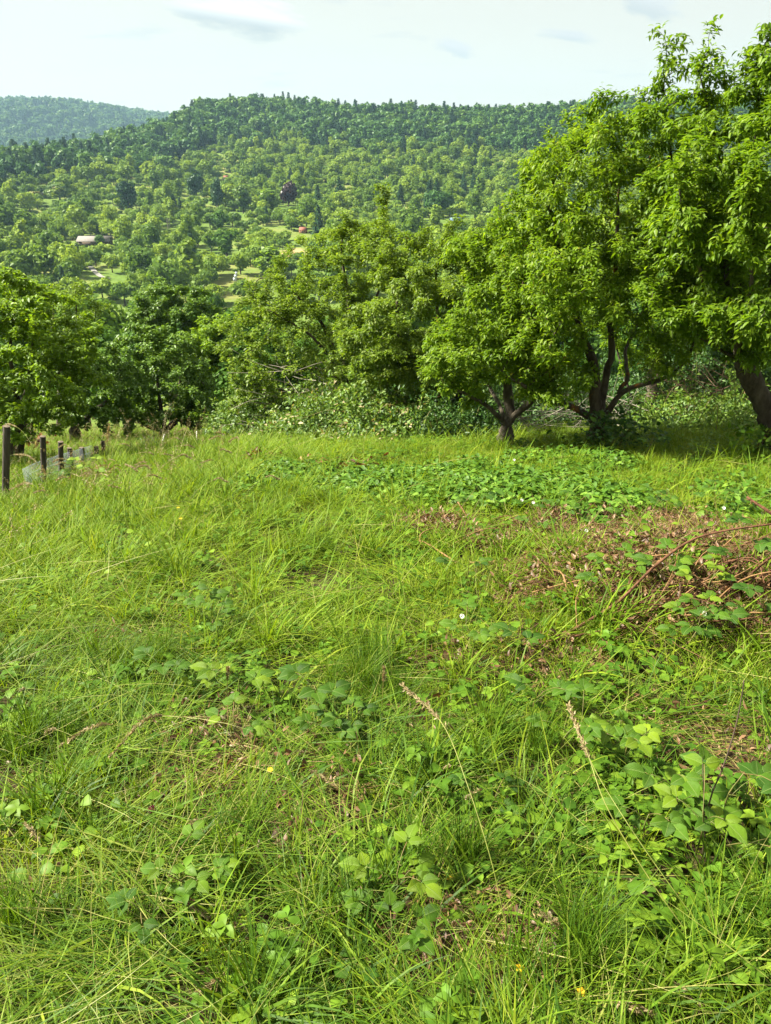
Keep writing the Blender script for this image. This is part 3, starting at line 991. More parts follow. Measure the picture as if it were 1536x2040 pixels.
# cherry behind the bramble mound -----------------------------------
b = base_at(900, 10.5)
trunk = np.array([b - [0, 0, .08], P(898, 850, 10.5), P(893, 825, 10.5)])
limbs = [PP([(905, 800, 10.4), (925, 770, 10.3), (915, 720, 10.2), (930, 620, 10.2)]), PP([(870, 790, 10.5), (840, 740, 10.4), (800, 680, 10.3), (790, 580, 10.3)]),
         PP([(895, 780, 10.8), (880, 690, 11), (870, 560, 11), (880, 480, 11)])]
att = ellips([(850, 640, 10.4, 135, 130, 1.0, 4), (900, 530, 10.8, 85, 75, .8, 1.6), (790, 700, 10.2, 85, 70, .8, 1.5), (905, 470, 10.8, 22, 55, .2, .3), (800, 520, 10.6, 80, 70, .6, 1.2), (870, 750, 10.0, 120, 50, .7, 1.8), (740, 690, 10.2, 80, 80, .8, 1.5), (960, 620, 10.2, 70, 110, .7, 1.4)], 3000, np.random.default_rng(8), 1)
build_tree('cherry_tree', 'yellow green cherry tree growing behind the bramble mound', 'tree', b, trunk, limbs, att, 0.11,
           step=0.15, infl=0.9, kill=0.2, bark='cherrybark', leaf=(0.056, 0.45), per=(9, 12), sites=5200, tmpl=T2, spread=0.07, seed=6, leafmat='old')

# old half-dead tree ---------------------------------------------
b = base_at(690, 12.5)
trunk = np.array([b - [0, 0, .1], P(690, 830, 12.5), P(680, 780, 12.4)])
limbs = [PP([(655, 790, 12.2), (610, 790, 12.0), (560, 775, 11.8), (500, 765, 11.6)]), PP([(660, 745, 12.3), (620, 735, 12.2), (580, 740, 12.0), (520, 715, 12.0)]),
         PP([(668, 720, 12.4), (650, 660, 12.4), (600, 600, 12.3), (560, 560, 12.3), (515, 555, 12.3)]), PP([(690, 720, 12.5), (700, 640, 12.5), (690, 560, 12.5), (680, 500, 12.5), (690, 440, 12.5)]),
         PP([(715, 730, 12.6), (740, 650, 12.8), (760, 540, 12.9), (762, 440, 12.9), (770, 375, 12.9)]), PP([(670, 740, 12.0), (640, 690, 11.5), (590, 650, 11.3), (540, 620, 11.2)])]
att = ellips([(600, 690, 12.1, 160, 110, 1.4, 4), (640, 570, 12.4, 130, 110, 1.2, 3), (730, 520, 12.7, 80, 120, 1.0, 2.2), (510, 690, 11.8, 75, 95, .9, 1.8), (740, 720, 12.0, 80, 60, .9, 1.3), (560, 790, 11.8, 110, 40, .8, 1.4), (520, 640, 12.0, 80, 70, .9, 1.5), (690, 480, 12.6, 60, 60, .8, .8), (660, 690, 11.6, 120, 70, .9, 1.6), (740, 620, 12.3, 90, 90, 1, 1.5), (760, 410, 12.9, 20, 40, .2, .2)], 2200, np.random.default_rng(9), 1)
build_tree('old_fruit_tree', 'old fruit tree with dark bare limbs and sparse yellowish leaves beside the bramble mound', 'tree', b, trunk, limbs, att, 0.17,
           step=0.16, infl=0.95, kill=0.2, bark='bark', leafmat='old', leaf=(0.055, 0.55), per=(9, 12), sites=6400, tmpl=T2, seed=7, thin=0.014, spread=0.06, droop=(-.7, .5),
           dead=lambda p, r: r.random(len(p)) < np.where((project(p)[1] > 640) & (np.abs(project(p)[0] - 610) < 90), 0.55, 0.1))

# tree behind the right gap ---------------------------------------
b = base_at(1292, 10.5)
trunk = np.array([b - [0, 0, .1], P(1294, 830, 10.5), P(1298, 815, 10.5)])
limbs = [PP([(1305, 780, 10.4), (1312, 740, 10.4), (1300, 660, 10.4)]), PP([(1275, 800, 10.5), (1255, 780, 10.5), (1230, 700, 10.6)]), PP([(1300, 740, 10.8), (1350, 650, 11), (1400, 560, 11)])]
att = ellips([(1300, 620, 10.6, 180, 110, 1.2, 3), (1420, 560, 11, 110, 120, 1.0, 2)], 600, np.random.default_rng(10), 1)
build_tree('cherry_tree', 'cherry tree with a slim forked trunk seen behind the mossy limbs', 'tree', b, trunk, limbs, att, 0.10,
           step=0.16, infl=0.9, kill=0.22, bark='greybark', leaf=(0.07, 0.42), per=(8, 11), sites=2000, tmpl=T2, seed=8)

# left trees ------------------------------------------------------
b = base_at(30, 9.3)
trunk = np.array([b - [0, 0, .1], P(34, 880, 9.3), P(40, 840, 9.3)])
limbs = [PP([(80, 800, 9.2), (120, 740, 9.0), (150, 690, 9.0)]), PP([(30, 760, 9.3), (20, 680, 9.3), (40, 580, 9.3)]), PP([(-30, 780, 9.4), (-80, 680, 9.4), (-90, 570, 9.4)]), PP([(50, 790, 8.9), (60, 720, 8.5), (70, 640, 8.5)])]
att = ellips([(40, 690, 9.2, 160, 130, 1.1, 5), (10, 585, 9.4, 85, 65, .8, 2), (-110, 640, 9.4, 130, 190, 1.2, 3), (120, 770, 8.8, 85, 80, .7, 1.8), (20, 810, 8.8, 110, 45, .6, 1.4), (50, 845, 8.7, 110, 26, .6, .9)], 2100, np.random.default_rng(12), 1)
build_tree('fruit_tree', 'bright green broad leaved tree behind the fence posts, cut by the photo edge', 'tree', b, trunk, limbs, att, 0.09,
           step=0.15, infl=0.9, kill=0.19, bark='bark', leafmat='fresh', leaf=(0.056, 0.60), per=(9, 12), sites=4200, tmpl=T2, n_single=0, seed=9, spread=0.05)

b = base_at(150, 14)
trunk = np.array([b - [0, 0, .1], P(149, 862, 14), P(150, 852, 14)])
limbs = [PP([(135, 840, 14), (110, 820, 13.8), (90, 760, 13.8)]), PP([(150, 830, 14), (155, 780, 14), (150, 700, 14)]), PP([(162, 840, 14), (190, 815, 13.8), (220, 790, 13.8), (240, 740, 13.8)])]
att = ellips([(170, 745, 14, 105, 95, 1.2, 3), (215, 790, 13.8, 60, 55, .9, 1), (110, 815, 13.6, 60, 30, .8, .7)], 800, np.random.default_rng(13), 1)
build_tree('fruit_tree', 'fruit tree with pale Y shaped trunk, standing beyond the fence posts on the mown strip', 'tree', b, trunk, limbs, att, 0.10,
           step=0.17, infl=0.95, kill=0.22, bark='greybark', leafmat='dark', leaf=(0.075, 0.6), per=(8, 11), sites=1700, seed=10, tmpl=T2, spread=0.07)

b = base_at(325, 15.5)
trunk = np.array([b - [0, 0, .1], P(327, 866, 15.5), P(329, 858, 15.5)])
limbs = [PP([(300, 852, 15.5), (270, 830, 15.3), (250, 780, 15.3)]), PP([(325, 835, 15.5), (315, 780, 15.5), (320, 700, 15.5)]), PP([(345, 845, 15.5), (375, 810, 15.3), (410, 770, 15.3)]), PP([(350, 830, 15.8), (360, 760, 16), (350, 700, 16)])]
att = ellips([(325, 770, 15.5, 110, 80, 1.3, 4), (300, 690, 15.7, 70, 50, .9, 1.3), (385, 805, 15.2, 50, 45, .8, 1), (255, 800, 15.2, 50, 45, .8, 1), (320, 835, 14.9, 100, 18, .8, .9)], 1100, np.random.default_rng(14), 1)
build_tree('fruit_tree', 'dark low crowned tree with several black stems at the end of the meadow', 'tree', b, trunk, limbs, att, 0.13,
           step=0.17, infl=0.95, kill=0.22, bark='bark', leafmat='dark', leaf=(0.085, 0.6), per=(8, 11), sites=2200, seed=11, tmpl=T2, spread=0.08)

b = base_at(120, 20)
trunk = np.array([b - [0, 0, .1], P(122, 800, 20), P(125, 760, 20)])
limbs = [PP([(110, 700, 20), (105, 640, 20), (110, 580, 20)]), PP([(140, 700, 20), (150, 640, 20), (150, 570, 20)]), PP([(160, 720, 20), (185, 660, 20), (190, 610, 20)])]
att = ellips([(140, 620, 20, 75, 70, 1.1, 3)], 420, np.random.default_rng(15), 1)
build_tree('fruit_tree', 'airy yellowish tree with open branches rising above the trees behind the fence', 'tree', b, trunk, limbs, att, 0.12,
           step=0.2, infl=1.1, kill=0.28, bark='bark', leafmat='old', leaf=(0.09, 0.5), per=(5, 8), sites=620, seed=12, tmpl=T2, spread=0.09)

b = base_at(345, 34)
trunk = np.array([b - [0, 0, .2], P(345, 760, 34), P(345, 700, 34)])
limbs = [PP([(320, 650, 34), (290, 610, 34)]), PP([(345, 640, 34), (340, 580, 34)]), PP([(370, 650, 34), (400, 610, 34)])]
att = ellips([(345, 625, 34, 88, 62, 1.9, 3), (300, 640, 33, 42, 40, 1.2, 1), (395, 630, 34, 46, 40, 1.2, 1)], 800, np.random.default_rng(16), 1)
build_tree('broadleaf_tree', 'large rounded dark green tree rising highest behind the low tree at the meadow end', 'tree', b, trunk, limbs, att, 0.2,
           step=0.25, infl=1.4, kill=0.34, bark='bark', leafmat='dark', leaf=(0.15, 0.65), per=(10, 13), sites=1700, seed=13, tmpl=T2, spread=0.16)

b = base_at(420, 24)
trunk = np.array([b - [0, 0, .2], P(420, 830, 24), P(420, 790, 24)])
limbs = [PP([(400, 740, 24), (385, 690, 24)]), PP([(420, 730, 24), (425, 660, 24)]), PP([(440, 750, 24), (455, 700, 24)])]
att = ellips([(415, 715, 24, 62, 78, 1.2, 3), (440, 660, 24.5, 40, 42, .9, 1), (375, 745, 23.5, 36, 40, .8, .8)], 620, np.random.default_rng(17), 1)
build_tree('broadleaf_tree', 'paler green upright tree between the dark low tree and the old fruit tree', 'tree', b, trunk, limbs, att, 0.14,
           step=0.21, infl=1.2, kill=0.28, bark='bark', leafmat='fresh', leaf=(0.12, 0.6), per=(9, 12), sites=1150, seed=14, tmpl=T2, spread=0.13)


# ------------------------------------------------------------------ bushes and brambles
def bush(name, label, base_px, Y, spec, n, mat, L=(0.05, 0.6), canes=7, cane_mat='greencane', seed=1, tmpl=T2, cat='bush', up=0.7, pink=0.0):
    r = np.random.default_rng(seed)
    b = base_at(base_px, Y)
    root = thing(name, label, cat, b)
    g = Geo()
    wsum = sum(s[6] for s in spec)
    for (u, v, Yd, ru, rv, rY, w) in spec:
        c = P(u, v, Yd); k = mpp(c)
        m = int(n * w / wsum)
        q = unit(r.normal(size=(m, 3)))
        rad = 0.55 + 0.5 * r.random((m, 1)) ** 0.6
        lump = 1 + 0.42 * (vnoise(q[:, 0] * 3.2 + u, q[:, 2] * 3.2 + v) + vnoise(q[:, 1] * 4 + 5, q[:, 2] * 4) - 1.0)
        sprig = 1 + 0.18 * (vnoise(q[:, 0] * 9 + u, q[:, 2] * 9 + q[:, 1] * 5) > 0.72)
        p = c + q * rad * (lump * sprig)[:, None] * np.array([ru * k, rY, rv * k])
        gz = H(p[:, 0], p[:, 1])
        keep = p[:, 2] > gz + 0.03
        p, q = p[keep], q[keep]
        nrm = unit(q * 0.6 + np.array([0, 0, up]) + (r.random(p.shape) - .5) * 1.1)
        D = unit(r.normal(size=p.shape) + np.array([0, 0, -0.3]) + q * 0.5)
        tint = np.clip(r.random(len(p)) * 0.85, 0, 1)
        if pink:
            tint[(r.random(len(p)) < pink) & (rad[keep][:, 0] > 0.95)] = 1.0
        leaves(g, p - b, D, nrm, L[0] * (0.6 + 0.8 * r.random(len(p))), L[1], tint, tmpl)
    for k in range(26):                        # arching leafy shoots that break the outline
        s = spec[k % len(spec)]; c = P(s[0], s[1], s[2]); kk = mpp(c)
        q = unit([r.normal(), r.normal() * .6 - .3, abs(r.normal()) + .5])
        st = c + q * .85 * np.array([s[3] * kk, s[5], s[4] * kk]); ln = .18 + .32 * r.random()
        sp = spline([st, st + (q * .6 + [0, 0, .5]) * ln, st + (q * 1.3 + [0, 0, .35]) * ln], 9)
        V, Fq = tube(sp - b, np.linspace(.004, .0015, 9), 3); g.add(V, Fq, .9)
        m = 34; t = (r.random(m) * 8); pp_ = np.stack([np.interp(t, np.arange(9), sp[:, a]) for a in range(3)], -1) + r.normal(0, .03, (m, 3))
        leaves(g, pp_ - b, r.normal(size=(m, 3)), r.normal(size=(m, 3)) * .5 + [0, 0, .8], L[0] * (.7 + .6 * r.random(m)), L[1], .25 + .6 * r.random(m), tmpl)
    f = obj('foliage', g.build('foliage', M[mat]), root)
    f['kind'] = 'stuff'
    for k in range(canes):
        s = spec[k % len(spec)]
        c = P(s[0], s[1], s[2]); kk = mpp(c)
        e = c + (r.random(3) - .5) * 1.7 * np.array([s[3] * kk, s[5], s[4] * kk]); e[2] = max(e[2], H(e[0], e[1]) + .15)
        st = np.array([c[0] + (r.random() - .5) * s[3] * kk, c[1] + (r.random() - .5) * s[5], 0]); st[2] = H(st[0], st[1])
        mid = (st + e) / 2 + [0, 0, 0.25 + 0.2 * r.random()]
        pts = spline([st, mid, e], 10)
        V, Fq = tube(pts - b, np.linspace(.008, .003, 10), 4)
        gg = Geo(); gg.add(V, Fq)
        obj('cane', gg.build('cane', M[cane_mat], True), root)
    return root


bush('bramble_mound', 'large domed bramble thicket with pinkish buds under the yellow green cherry', 720, 9.6,
     [(700, 852, 9.9, 140, 66, 1.0, 5), (800, 858, 9.3, 130, 58, .9, 4), (600, 868, 9.9, 80, 36, .7, 1.8), (740, 815, 10.2, 110, 48, .8, 2)], 24000, 'bush', L=(0.06, .55), canes=10, seed=21, pink=0.16, cat='bramble thicket')
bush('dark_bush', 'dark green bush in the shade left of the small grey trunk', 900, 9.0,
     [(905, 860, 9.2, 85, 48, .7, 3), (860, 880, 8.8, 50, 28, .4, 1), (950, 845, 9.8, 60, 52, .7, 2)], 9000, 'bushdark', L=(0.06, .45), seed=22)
bush('low_bush', 'low grey green bush at the meadow edge under the old fruit tree', 500, 12.0,
     [(490, 830, 12.2, 60, 45, .9, 2), (560, 830, 12.0, 60, 50, .9, 2), (450, 850, 12.3, 26, 20, .5, .6), (620, 810, 12.2, 60, 50, .8, 2), (520, 850, 11.4, 70, 20, .5, 1)], 13000, 'bush', L=(0.062, .5), seed=23)
bush('bramble_mound', 'sunlit yellow green bramble mound between the forked cherry and the tallest cherry', 1410, 9.0,
     [(1400, 850, 9.2, 120, 52, .9, 4), (1330, 865, 9.0, 70, 30, .6, 1.4), (1480, 850, 8.8, 70, 55, .7, 2), (1420, 880, 8.4, 90, 26, .4, 1.2)], 15000, 'bush', L=(0.055, .5), seed=24, cat='bramble thicket')
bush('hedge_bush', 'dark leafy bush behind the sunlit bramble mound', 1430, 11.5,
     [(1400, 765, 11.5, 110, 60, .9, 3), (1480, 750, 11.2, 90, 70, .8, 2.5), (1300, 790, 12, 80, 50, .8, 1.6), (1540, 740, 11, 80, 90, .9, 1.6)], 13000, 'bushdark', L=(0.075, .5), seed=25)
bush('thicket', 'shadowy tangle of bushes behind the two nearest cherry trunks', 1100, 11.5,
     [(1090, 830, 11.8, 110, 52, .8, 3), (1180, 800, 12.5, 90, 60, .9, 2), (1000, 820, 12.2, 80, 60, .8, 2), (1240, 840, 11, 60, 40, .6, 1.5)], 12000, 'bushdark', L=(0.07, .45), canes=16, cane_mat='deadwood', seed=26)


def nettle_base(u, v, seed, n=5):
    pass


# dry brush heap behind the right trunk: countable dead branches
def brush_heap(name, label, u, Y, w, h, n, mat, seed, cat='brush heap'):
    r = np.random.default_rng(seed)
    b = base_at(u, Y)
    root = thing(name, label, cat, b)
    for k in range(n):
        a = np.array([(r.random() - .5) * w, (r.random() - .5) * .7, h * (0.15 + 0.8 * r.random())])
        d = unit([r.normal(), r.normal() * .6, r.normal() * .35 + .1]) * (0.25 + 0.35 * r.random())
        pts = spline([a - d, a + (r.random(3) - .5) * .15, a + d], 7)
        pts[:, 2] = np.maximum(pts[:, 2], H(pts[:, 0] + b[0], pts[:, 1] + b[1]) - b[2] + .01)
        V, Fq = tube(pts, np.linspace(.0055, .002, 7), 4)
        g = Geo(); g.add(V, Fq)
        obj('dead_branch', g.build('dead_branch', M[mat], True), root)


brush_heap('brush_heap', 'heap of dry brown branches under the hedge behind the tallest cherry', 1385, 9.9, 1.1, 0.9, 90, 'browntwig', 31)
brush_heap('brush_heap', 'tangle of grey dead branches lying between the two nearest cherry trunks', 1110, 9.6, 1.6, 0.55, 80, 'deadwood', 32)
brush_heap('brush_heap', 'grey leafless twigs hanging in front of the old fruit tree', 600, 11.3, 1.5, 1.35, 60, 'deadwood', 33)

# ------------------------------------------------------------------ fence at the left
def fence():
    spots = [(6, 6.2, 850, .030), (85, 6.8, 868, .026), (119, 7.2, 879, .026), (140, 7.5, 893, .026), (166, 7.8, 892, .024), (194, 8.2, 890, .024), (207, 8.8, 879, .022)]
    b = base_at(100, 7.0)
    root = thing('wire_fence', 'row of short dark wooden posts with grey wire netting in tall grass', 'fence', b)
    r = np.random.default_rng(41)
    tops = []
    for (u, Yd, vt, rad) in spots:
        p = base_at(u, Yd); t = P(u, vt, Yd)
        lean = np.array([(r.random() - .5) * .05, (r.random() - .5) * .05, 0])
        pts = np.linspace(p - [0, 0, .1], t + lean, 7)
        V, Fq = bump_tube(pts - b, np.full(7, rad) * (1 + (r.random(7) - .5) * .14), 9, r, .07)
        V = V[:-1]; Fq = [Fq[0]]
        g = Geo(); g.add(V, Fq)
        po = obj('post', g.build('post', M['post'], False), root)
        g = Geo()
        ring = V[-9:]
        g.add(np.concatenate([ring, ring.mean(0, keepdims=True) + [0, 0, .008]]), np.array([[k, (k + 1) % 9, 9] for k in range(9)]))
        obj('end_grain', g.build('end_grain', M['posttop']), po)
        tops.append((p, t))
    # netting hung on the camera side of the posts
    path = np.array([base_at(62, 6.45), base_at(80, 6.75), base_at(119, 7.1), base_at(140, 7.4), base_at(166, 7.7), base_at(194, 8.1)])
    sp = spline(path, 60)
    sp[:, 2] = H(sp[:, 0], sp[:, 1])
    g = Geo()
    hts = np.linspace(0.03, 0.31, 5)
    for h in hts:
        V, Fq = tube(sp + [0, -.045, h] - b, np.full(60, .0013), 3)
        g.add(V, Fq)
    long = spline(path, 84); long[:, 2] = H(long[:, 0], long[:, 1])
    for p in long:
        V, Fq = tube(np.array([p + [0, -.045, .02], p + [0.004, -.045, .17], p + [0, -.045, .32]]) - b, np.full(3, .0011), 3)
        g.add(V, Fq)
    w = obj('wire_netting', g.build('wire_netting', M['wire']), root)
    w['kind'] = 'stuff'


fence()


def stake(label, u0, v0, u1, v1, Y, rad, mat, name='stake', cat='stake', ngroup=None):
    p0 = P(u0, v0, Y); p0[2] = H(p0[0], p0[1]) - .05
    p1 = P(u1, v1, Y)
    b = p0.copy()
    root = thing(name, label, cat, b, ngroup)
    V, Fq = tube(np.linspace(p0, p1, 5) - b, np.full(5, rad), 7)
    g = Geo(); g.add(V, Fq); obj('shaft', g.build('shaft', M[mat], True), root)
    V, Fq = tube(np.array([p1, p1 + unit(p1 - p0) * rad * 1.5]) - b, np.array([rad * 1.2, rad * .7]), 7)
    g = Geo(); g.add(V, Fq); obj('tip', g.build('tip', M[mat], True), root)


stake('white plastic fence stake leaning to the right in the far meadow grass', 315, 893, 327, 868, 11.5, .013, 'white')
stake('white plastic fence stake standing upright in the far meadow grass', 393, 892, 392, 861, 12.0, .011, 'white')
stake('thin reddish brown wooden stake, the shorter of two at the meadow end', 413, 876, 414, 853, 15, .022, 'cane', 'wooden_stake')
stake('reddish brown wooden stake, the thicker of two at the meadow end', 430, 876, 430, 846, 15, .030, 'cane', 'wooden_stake')

# ------------------------------------------------------------------ far trees
def lump_crown(g, r, n, centers, radii, size, mi, flat=1.0, outw=0.8, asp=0.75, tmpl=T1):
    k = r.choice(len(centers), n, p=radii ** 2 / (radii ** 2).sum())
    q = unit(r.normal(size=(n, 3)) + [0, 0, 0.35])
    p = centers[k] + q * radii[k][:, None] * (0.75 + 0.3 * r.random((n, 1))) * np.array([1, 1, flat])
    nrm = unit(q * outw + (r.random((n, 3)) - .5) * 0.8)
    D = unit(np.cross(nrm, r.normal(size=(n, 3))))
    tint = np.clip(0.35 * r.random(n) + 0.65 * r.random(len(centers))[k], 0, 1)
    leaves(g, p, D, nrm, size * (0.5 + r.random(n)), asp, tint, tmpl, mi)


def far_proto(kind, seed, n, mat, size):
    """A whole tree about 1 m tall, for scaling: short trunk and a lumpy crown of leaf clumps."""
    r = np.random.default_rng(seed)
    g = Geo()
    if kind == 'orchard':
        c = []
        for k in range(14):
            a = r.random() * 6.283; rr_ = 0.34 * math.sqrt(r.random())
            c.append((rr_ * math.cos(a), rr_ * math.sin(a), 0.42 + 0.38 * r.random() * (1 - rr_)))
        c = np.array(c); rad = 0.13 + 0.11 * r.random(14)
        lump_crown(g, r, n, c, rad, size, 0, .85)
        V, F_ = tube(np.array([(0, 0, -.1), (.01, 0, .2), (0, .02, .5)]), np.array([.035, .028, .02]), 5); g.add(V, F_, .5, 1)
    elif kind == 'round':
        c = []
        for k in range(22):
            q = unit(r.normal(size=3)) * (r.random() ** .5)
            c.append((q[0] * .30, q[1] * .30, .55 + q[2] * .32))
        c = np.array(c); rad = 0.10 + 0.10 * r.random(22)
        lump_crown(g, r, n, c, rad, size, 0)
        V, F_ = tube(np.array([(0, 0, -.1), (.01, 0, .2), (0, .01, .6)]), np.array([.03, .025, .015]), 5); g.add(V, F_, .5, 1)
    elif kind == 'tall':
        c = []
        for k in range(20):
            t = r.random(); a = r.random() * 6.283; rr_ = 0.17 * math.sin(math.pi * (0.12 + 0.8 * t)) * math.sqrt(r.random())
            c.append((rr_ * math.cos(a), rr_ * math.sin(a), .18 + .72 * t))
        c = np.array(c); rad = 0.07 + 0.06 * r.random(20)
        lump_crown(g, r, n, c, rad, size, 0)
        V, F_ = tube(np.array([(0, 0, -.1), (0, 0, .3), (0, 0, .8)]), np.array([.02, .016, .008]), 5); g.add(V, F_, .5, 1)
    else:                                     # conifer: whorls of drooping boughs
        t = r.random(n) ** 1.25
        a = r.random(n) * 6.283
        lay = t
        rad = 0.21 * np.maximum(1 - lay, .06) ** .8 * (0.25 + 0.75 * r.random(n) ** .6) * (0.8 + .4 * np.sin(a * 3 + lay * 20))
        p = np.stack([rad * np.cos(a), rad * np.sin(a), 0.14 + 0.86 * lay - rad * .35], -1)
        D = unit(np.stack([np.cos(a), np.sin(a), np.full(n, -.45)], -1))
        nrm = unit(np.stack([np.cos(a) * .5, np.sin(a) * .5, np.full(n, .9)], -1) + (r.random((n, 3)) - .5) * .7)
        leaves(g, p, D, nrm, size * (0.6 + r.random(n)) * (1.2 - .6 * t), .6, r.random(n), T2, 0)
        V, F_ = tube(np.array([(0, 0, -.1), (0, 0, .4), (0, 0, 1.0)]), np.array([.018, .012, .002]), 5); g.add(V, F_, .5, 1)
    return g.build(kind + '_tree', [M[mat], M['bark']])


SETS = {
    'orchard': [far_proto('orchard', 100 + k, 1000, 'fartree', .075) for k in range(5)],
    'round': [far_proto('round', 110 + k, 1050, 'fartree', .065) for k in range(4)],
    'wood': [far_proto('round', 120 + k, 520, 'wood', .095) for k in range(3)] + [far_proto('tall', 124 + k, 420, 'wood', .08) for k in range(2)],
    'conifer': [far_proto('conifer', 130 + k, 900, 'needle', .075) for k in range(3)],
    'tall': [far_proto('tall', 140 + k, 600, 'fartree', .07) for k in range(2)],
}
r = np.random.default_rng(77)
# candidate positions on the far hillside
trees = []                                   # x, y, kind, height
nC = 60000
azs = np.radians(-33 + 66 * r.random(nC)); ds = np.sqrt(200 ** 2 + (880 ** 2 - 200 ** 2) * r.random(nC))
xs, ys = ds * np.sin(azs), ds * np.cos(azs)
rd = np.interp(azs, _raz, _rd)
okm = ds < rd + 45
woodness = smooth(0.76, 0.88, ds / rd + fnoise(xs / 70 + 31, ys / 70, 3) * 0.22)
dens = 0.80 + 1.5 * fnoise(xs / 35 + 11, ys / 35 + 5, 3) + woodness * 0.9
okm &= r.random(nC) < dens
for (cx, cy, rx, ry, dv) in CLEAR:
    q = np.hypot((xs - cx) / rx, (ys - cy) / ry) + fnoise(xs / 6, ys / 6, 2) * 0.8
    okm &= (q > 1.0) | (r.random(nC) < 0.07)
xs, ys, ds, woodness, azs = xs[okm], ys[okm], ds[okm], woodness[okm], azs[okm]
# poisson-like thinning on a hashed grid
cell = {}
keep = []
for k in np.argsort(-r.random(len(xs))):
    mind = 4.0 + 2.6 * vnoise(xs[k] / 40 + 80, ys[k] / 40)
    gx, gy = int(xs[k] // 6), int(ys[k] // 6)
    hit = False
    for ax in (gx - 1, gx, gx + 1):
        for ay in (gy - 1, gy, gy + 1):
            for q in cell.get((ax, ay), ()):
                if (xs[q] - xs[k]) ** 2 + (ys[q] - ys[k]) ** 2 < mind * mind * (0.5 + 0.8 * r.random()):
                    hit = True
    if not hit:
        cell.setdefault((gx, gy), []).append(k); keep.append(k)
keep = np.array(keep)
xs, ys, ds, woodness = xs[keep], ys[keep], ds[keep], woodness[keep]
zs = H(xs, ys)
kinds = []
hts = np.zeros(len(xs))
for k in range(len(xs)):
    q = r.random()
    if q < woodness[k]:
        if r.random() < 0.22: kinds.append('conifer'); hts[k] = 9 + 8 * r.random()
        else: kinds.append('wood'); hts[k] = 9 + 6 * r.random()
    else:
        q = r.random()
        big = vnoise(xs[k] / 60 + 50, ys[k] / 60) ** 2
        if q < 0.74: kinds.append('orchard'); hts[k] = 3.4 + 2.4 * r.random() + 2 * big
        elif q < 0.93: kinds.append('round'); hts[k] = 6 + 5 * r.random() + 2 * big
        elif q < 0.975: kinds.append('tall'); hts[k] = 8 + 5 * r.random()
        else: kinds.append('conifer'); hts[k] = 7 + 5 * r.random()
kinds = np.array(kinds)
uu, vv, dep = project(np.stack([xs, ys, zs], -1))
# keep the landmarks in sight: no tree where its crown would stand right in front of one
SIGHT = [(170, 487, 26, 16), (220, 484, 12, 12), (604, 464, 14, 12), (907, 444, 22, 10), (450, 357, 10, 9), (575, 418, 24, 30), (258, 425, 34, 40), (392, 400, 26, 36), (432, 420, 24, 36),
         (452, 512, 36, 36), (440, 462, 26, 30), (545, 558, 30, 40), (945, 440, 22, 36), (196, 552, 24, 14), (469, 560, 8, 22), (337, 460, 8, 20), (60, 425, 22, 26), (120, 405, 30, 24), (485, 425, 22, 34), (585, 508, 40, 10)]
ok2 = np.ones(len(xs), bool)
for (su, sv, sw, sh) in SIGHT:
    hp = hts / dep * FPX
    ok2 &= ~((np.abs(uu - su) < sw * .8 + hp * .30) & (vv > sv - 3) & (vv - hp < sv - sh * .35))
    ok2 &= ~((np.abs(uu - su) < sw * .6) & (np.abs(vv - sv) < 5))
xs, ys, ds, zs, hts, kinds, uu, vv, dep = xs[ok2], ys[ok2], ds[ok2], zs[ok2], hts[ok2], kinds[ok2], uu[ok2], vv[ok2], dep[ok2]
size_px = hts / dep * FPX
vis = (uu > -10) & (uu < 1000) & (vv < 600)
vis &= ~((uu > 720) & (vv > 560))
score = np.where(vis, size_px * (1 + 0.6 * (vv > 380)), 0)
order = np.argsort(-score)
single = np.zeros(len(xs), bool); single[order[:285]] = True
protos = []; pidx = {}
for kd, lst in SETS.items():
    pidx[kd] = (len(protos), len(lst)); protos += lst


def scatter_trees(name, mask, label):
    k = np.where(mask)[0]
    idx = np.array([pidx[kinds[q]][0] + r.integers(pidx[kinds[q]][1]) for q in k])
    wide = np.array([1.12 if kinds[q] in ('orchard', 'round', 'wood') else 1.0 for q in k])
    sc = hts[k]
    scl = np.stack([sc * wide * (0.85 + .3 * r.random(len(k))), sc * wide * (0.85 + .3 * r.random(len(k))), sc], -1)
    rot = np.stack([(r.random(len(k)) - .5) * .12, (r.random(len(k)) - .5) * .12, r.random(len(k)) * 6.283], -1)
    return gn_scatter(name, np.stack([xs[k], ys[k], zs[k]], -1), rot, scl, idx, protos, 'stuff', label)


isw = np.isin(kinds, ['wood', 'conifer'])
scatter_trees('ridge_forest', ~single & isw, 'dense dark wood along the crest of the far hill')
scatter_trees('orchard_trees', ~single & ~isw, 'mass of small fruit trees over the far hillside')

nS = 7500                                    # low scrub between the orchard trees
as_ = np.radians(-32 + 64 * r.random(nS)); d_s = np.sqrt(205 ** 2 + (640 ** 2 - 205 ** 2) * r.random(nS))
sx, sy = d_s * np.sin(as_), d_s * np.cos(as_)
oks = r.random(nS) < np.clip(.55 + 1.8 * fnoise(sx / 22 + 70, sy / 22 + 7, 3), 0, 1)
for (cx, cy, rx, ry, dv) in CLEAR:
    oks &= (np.hypot((sx - cx) / rx, (sy - cy) / ry) > .95)
sx, sy = sx[oks], sy[oks]
sh = 1.0 + 1.8 * r.random(len(sx)) ** 1.5
gn_scatter('hillside_scrub', np.stack([sx, sy, H(sx, sy) - .25 * sh], -1), np.stack([0 * sh, 0 * sh, r.random(len(sx)) * 6.283], -1),
           np.stack([sh * (1.1 + .7 * r.random(len(sx))), sh * (1.1 + .7 * r.random(len(sx))), sh], -1), r.integers(0, 5, len(sx)), SETS['orchard'], 'stuff', 'low green scrub between the trees of the far hillside')

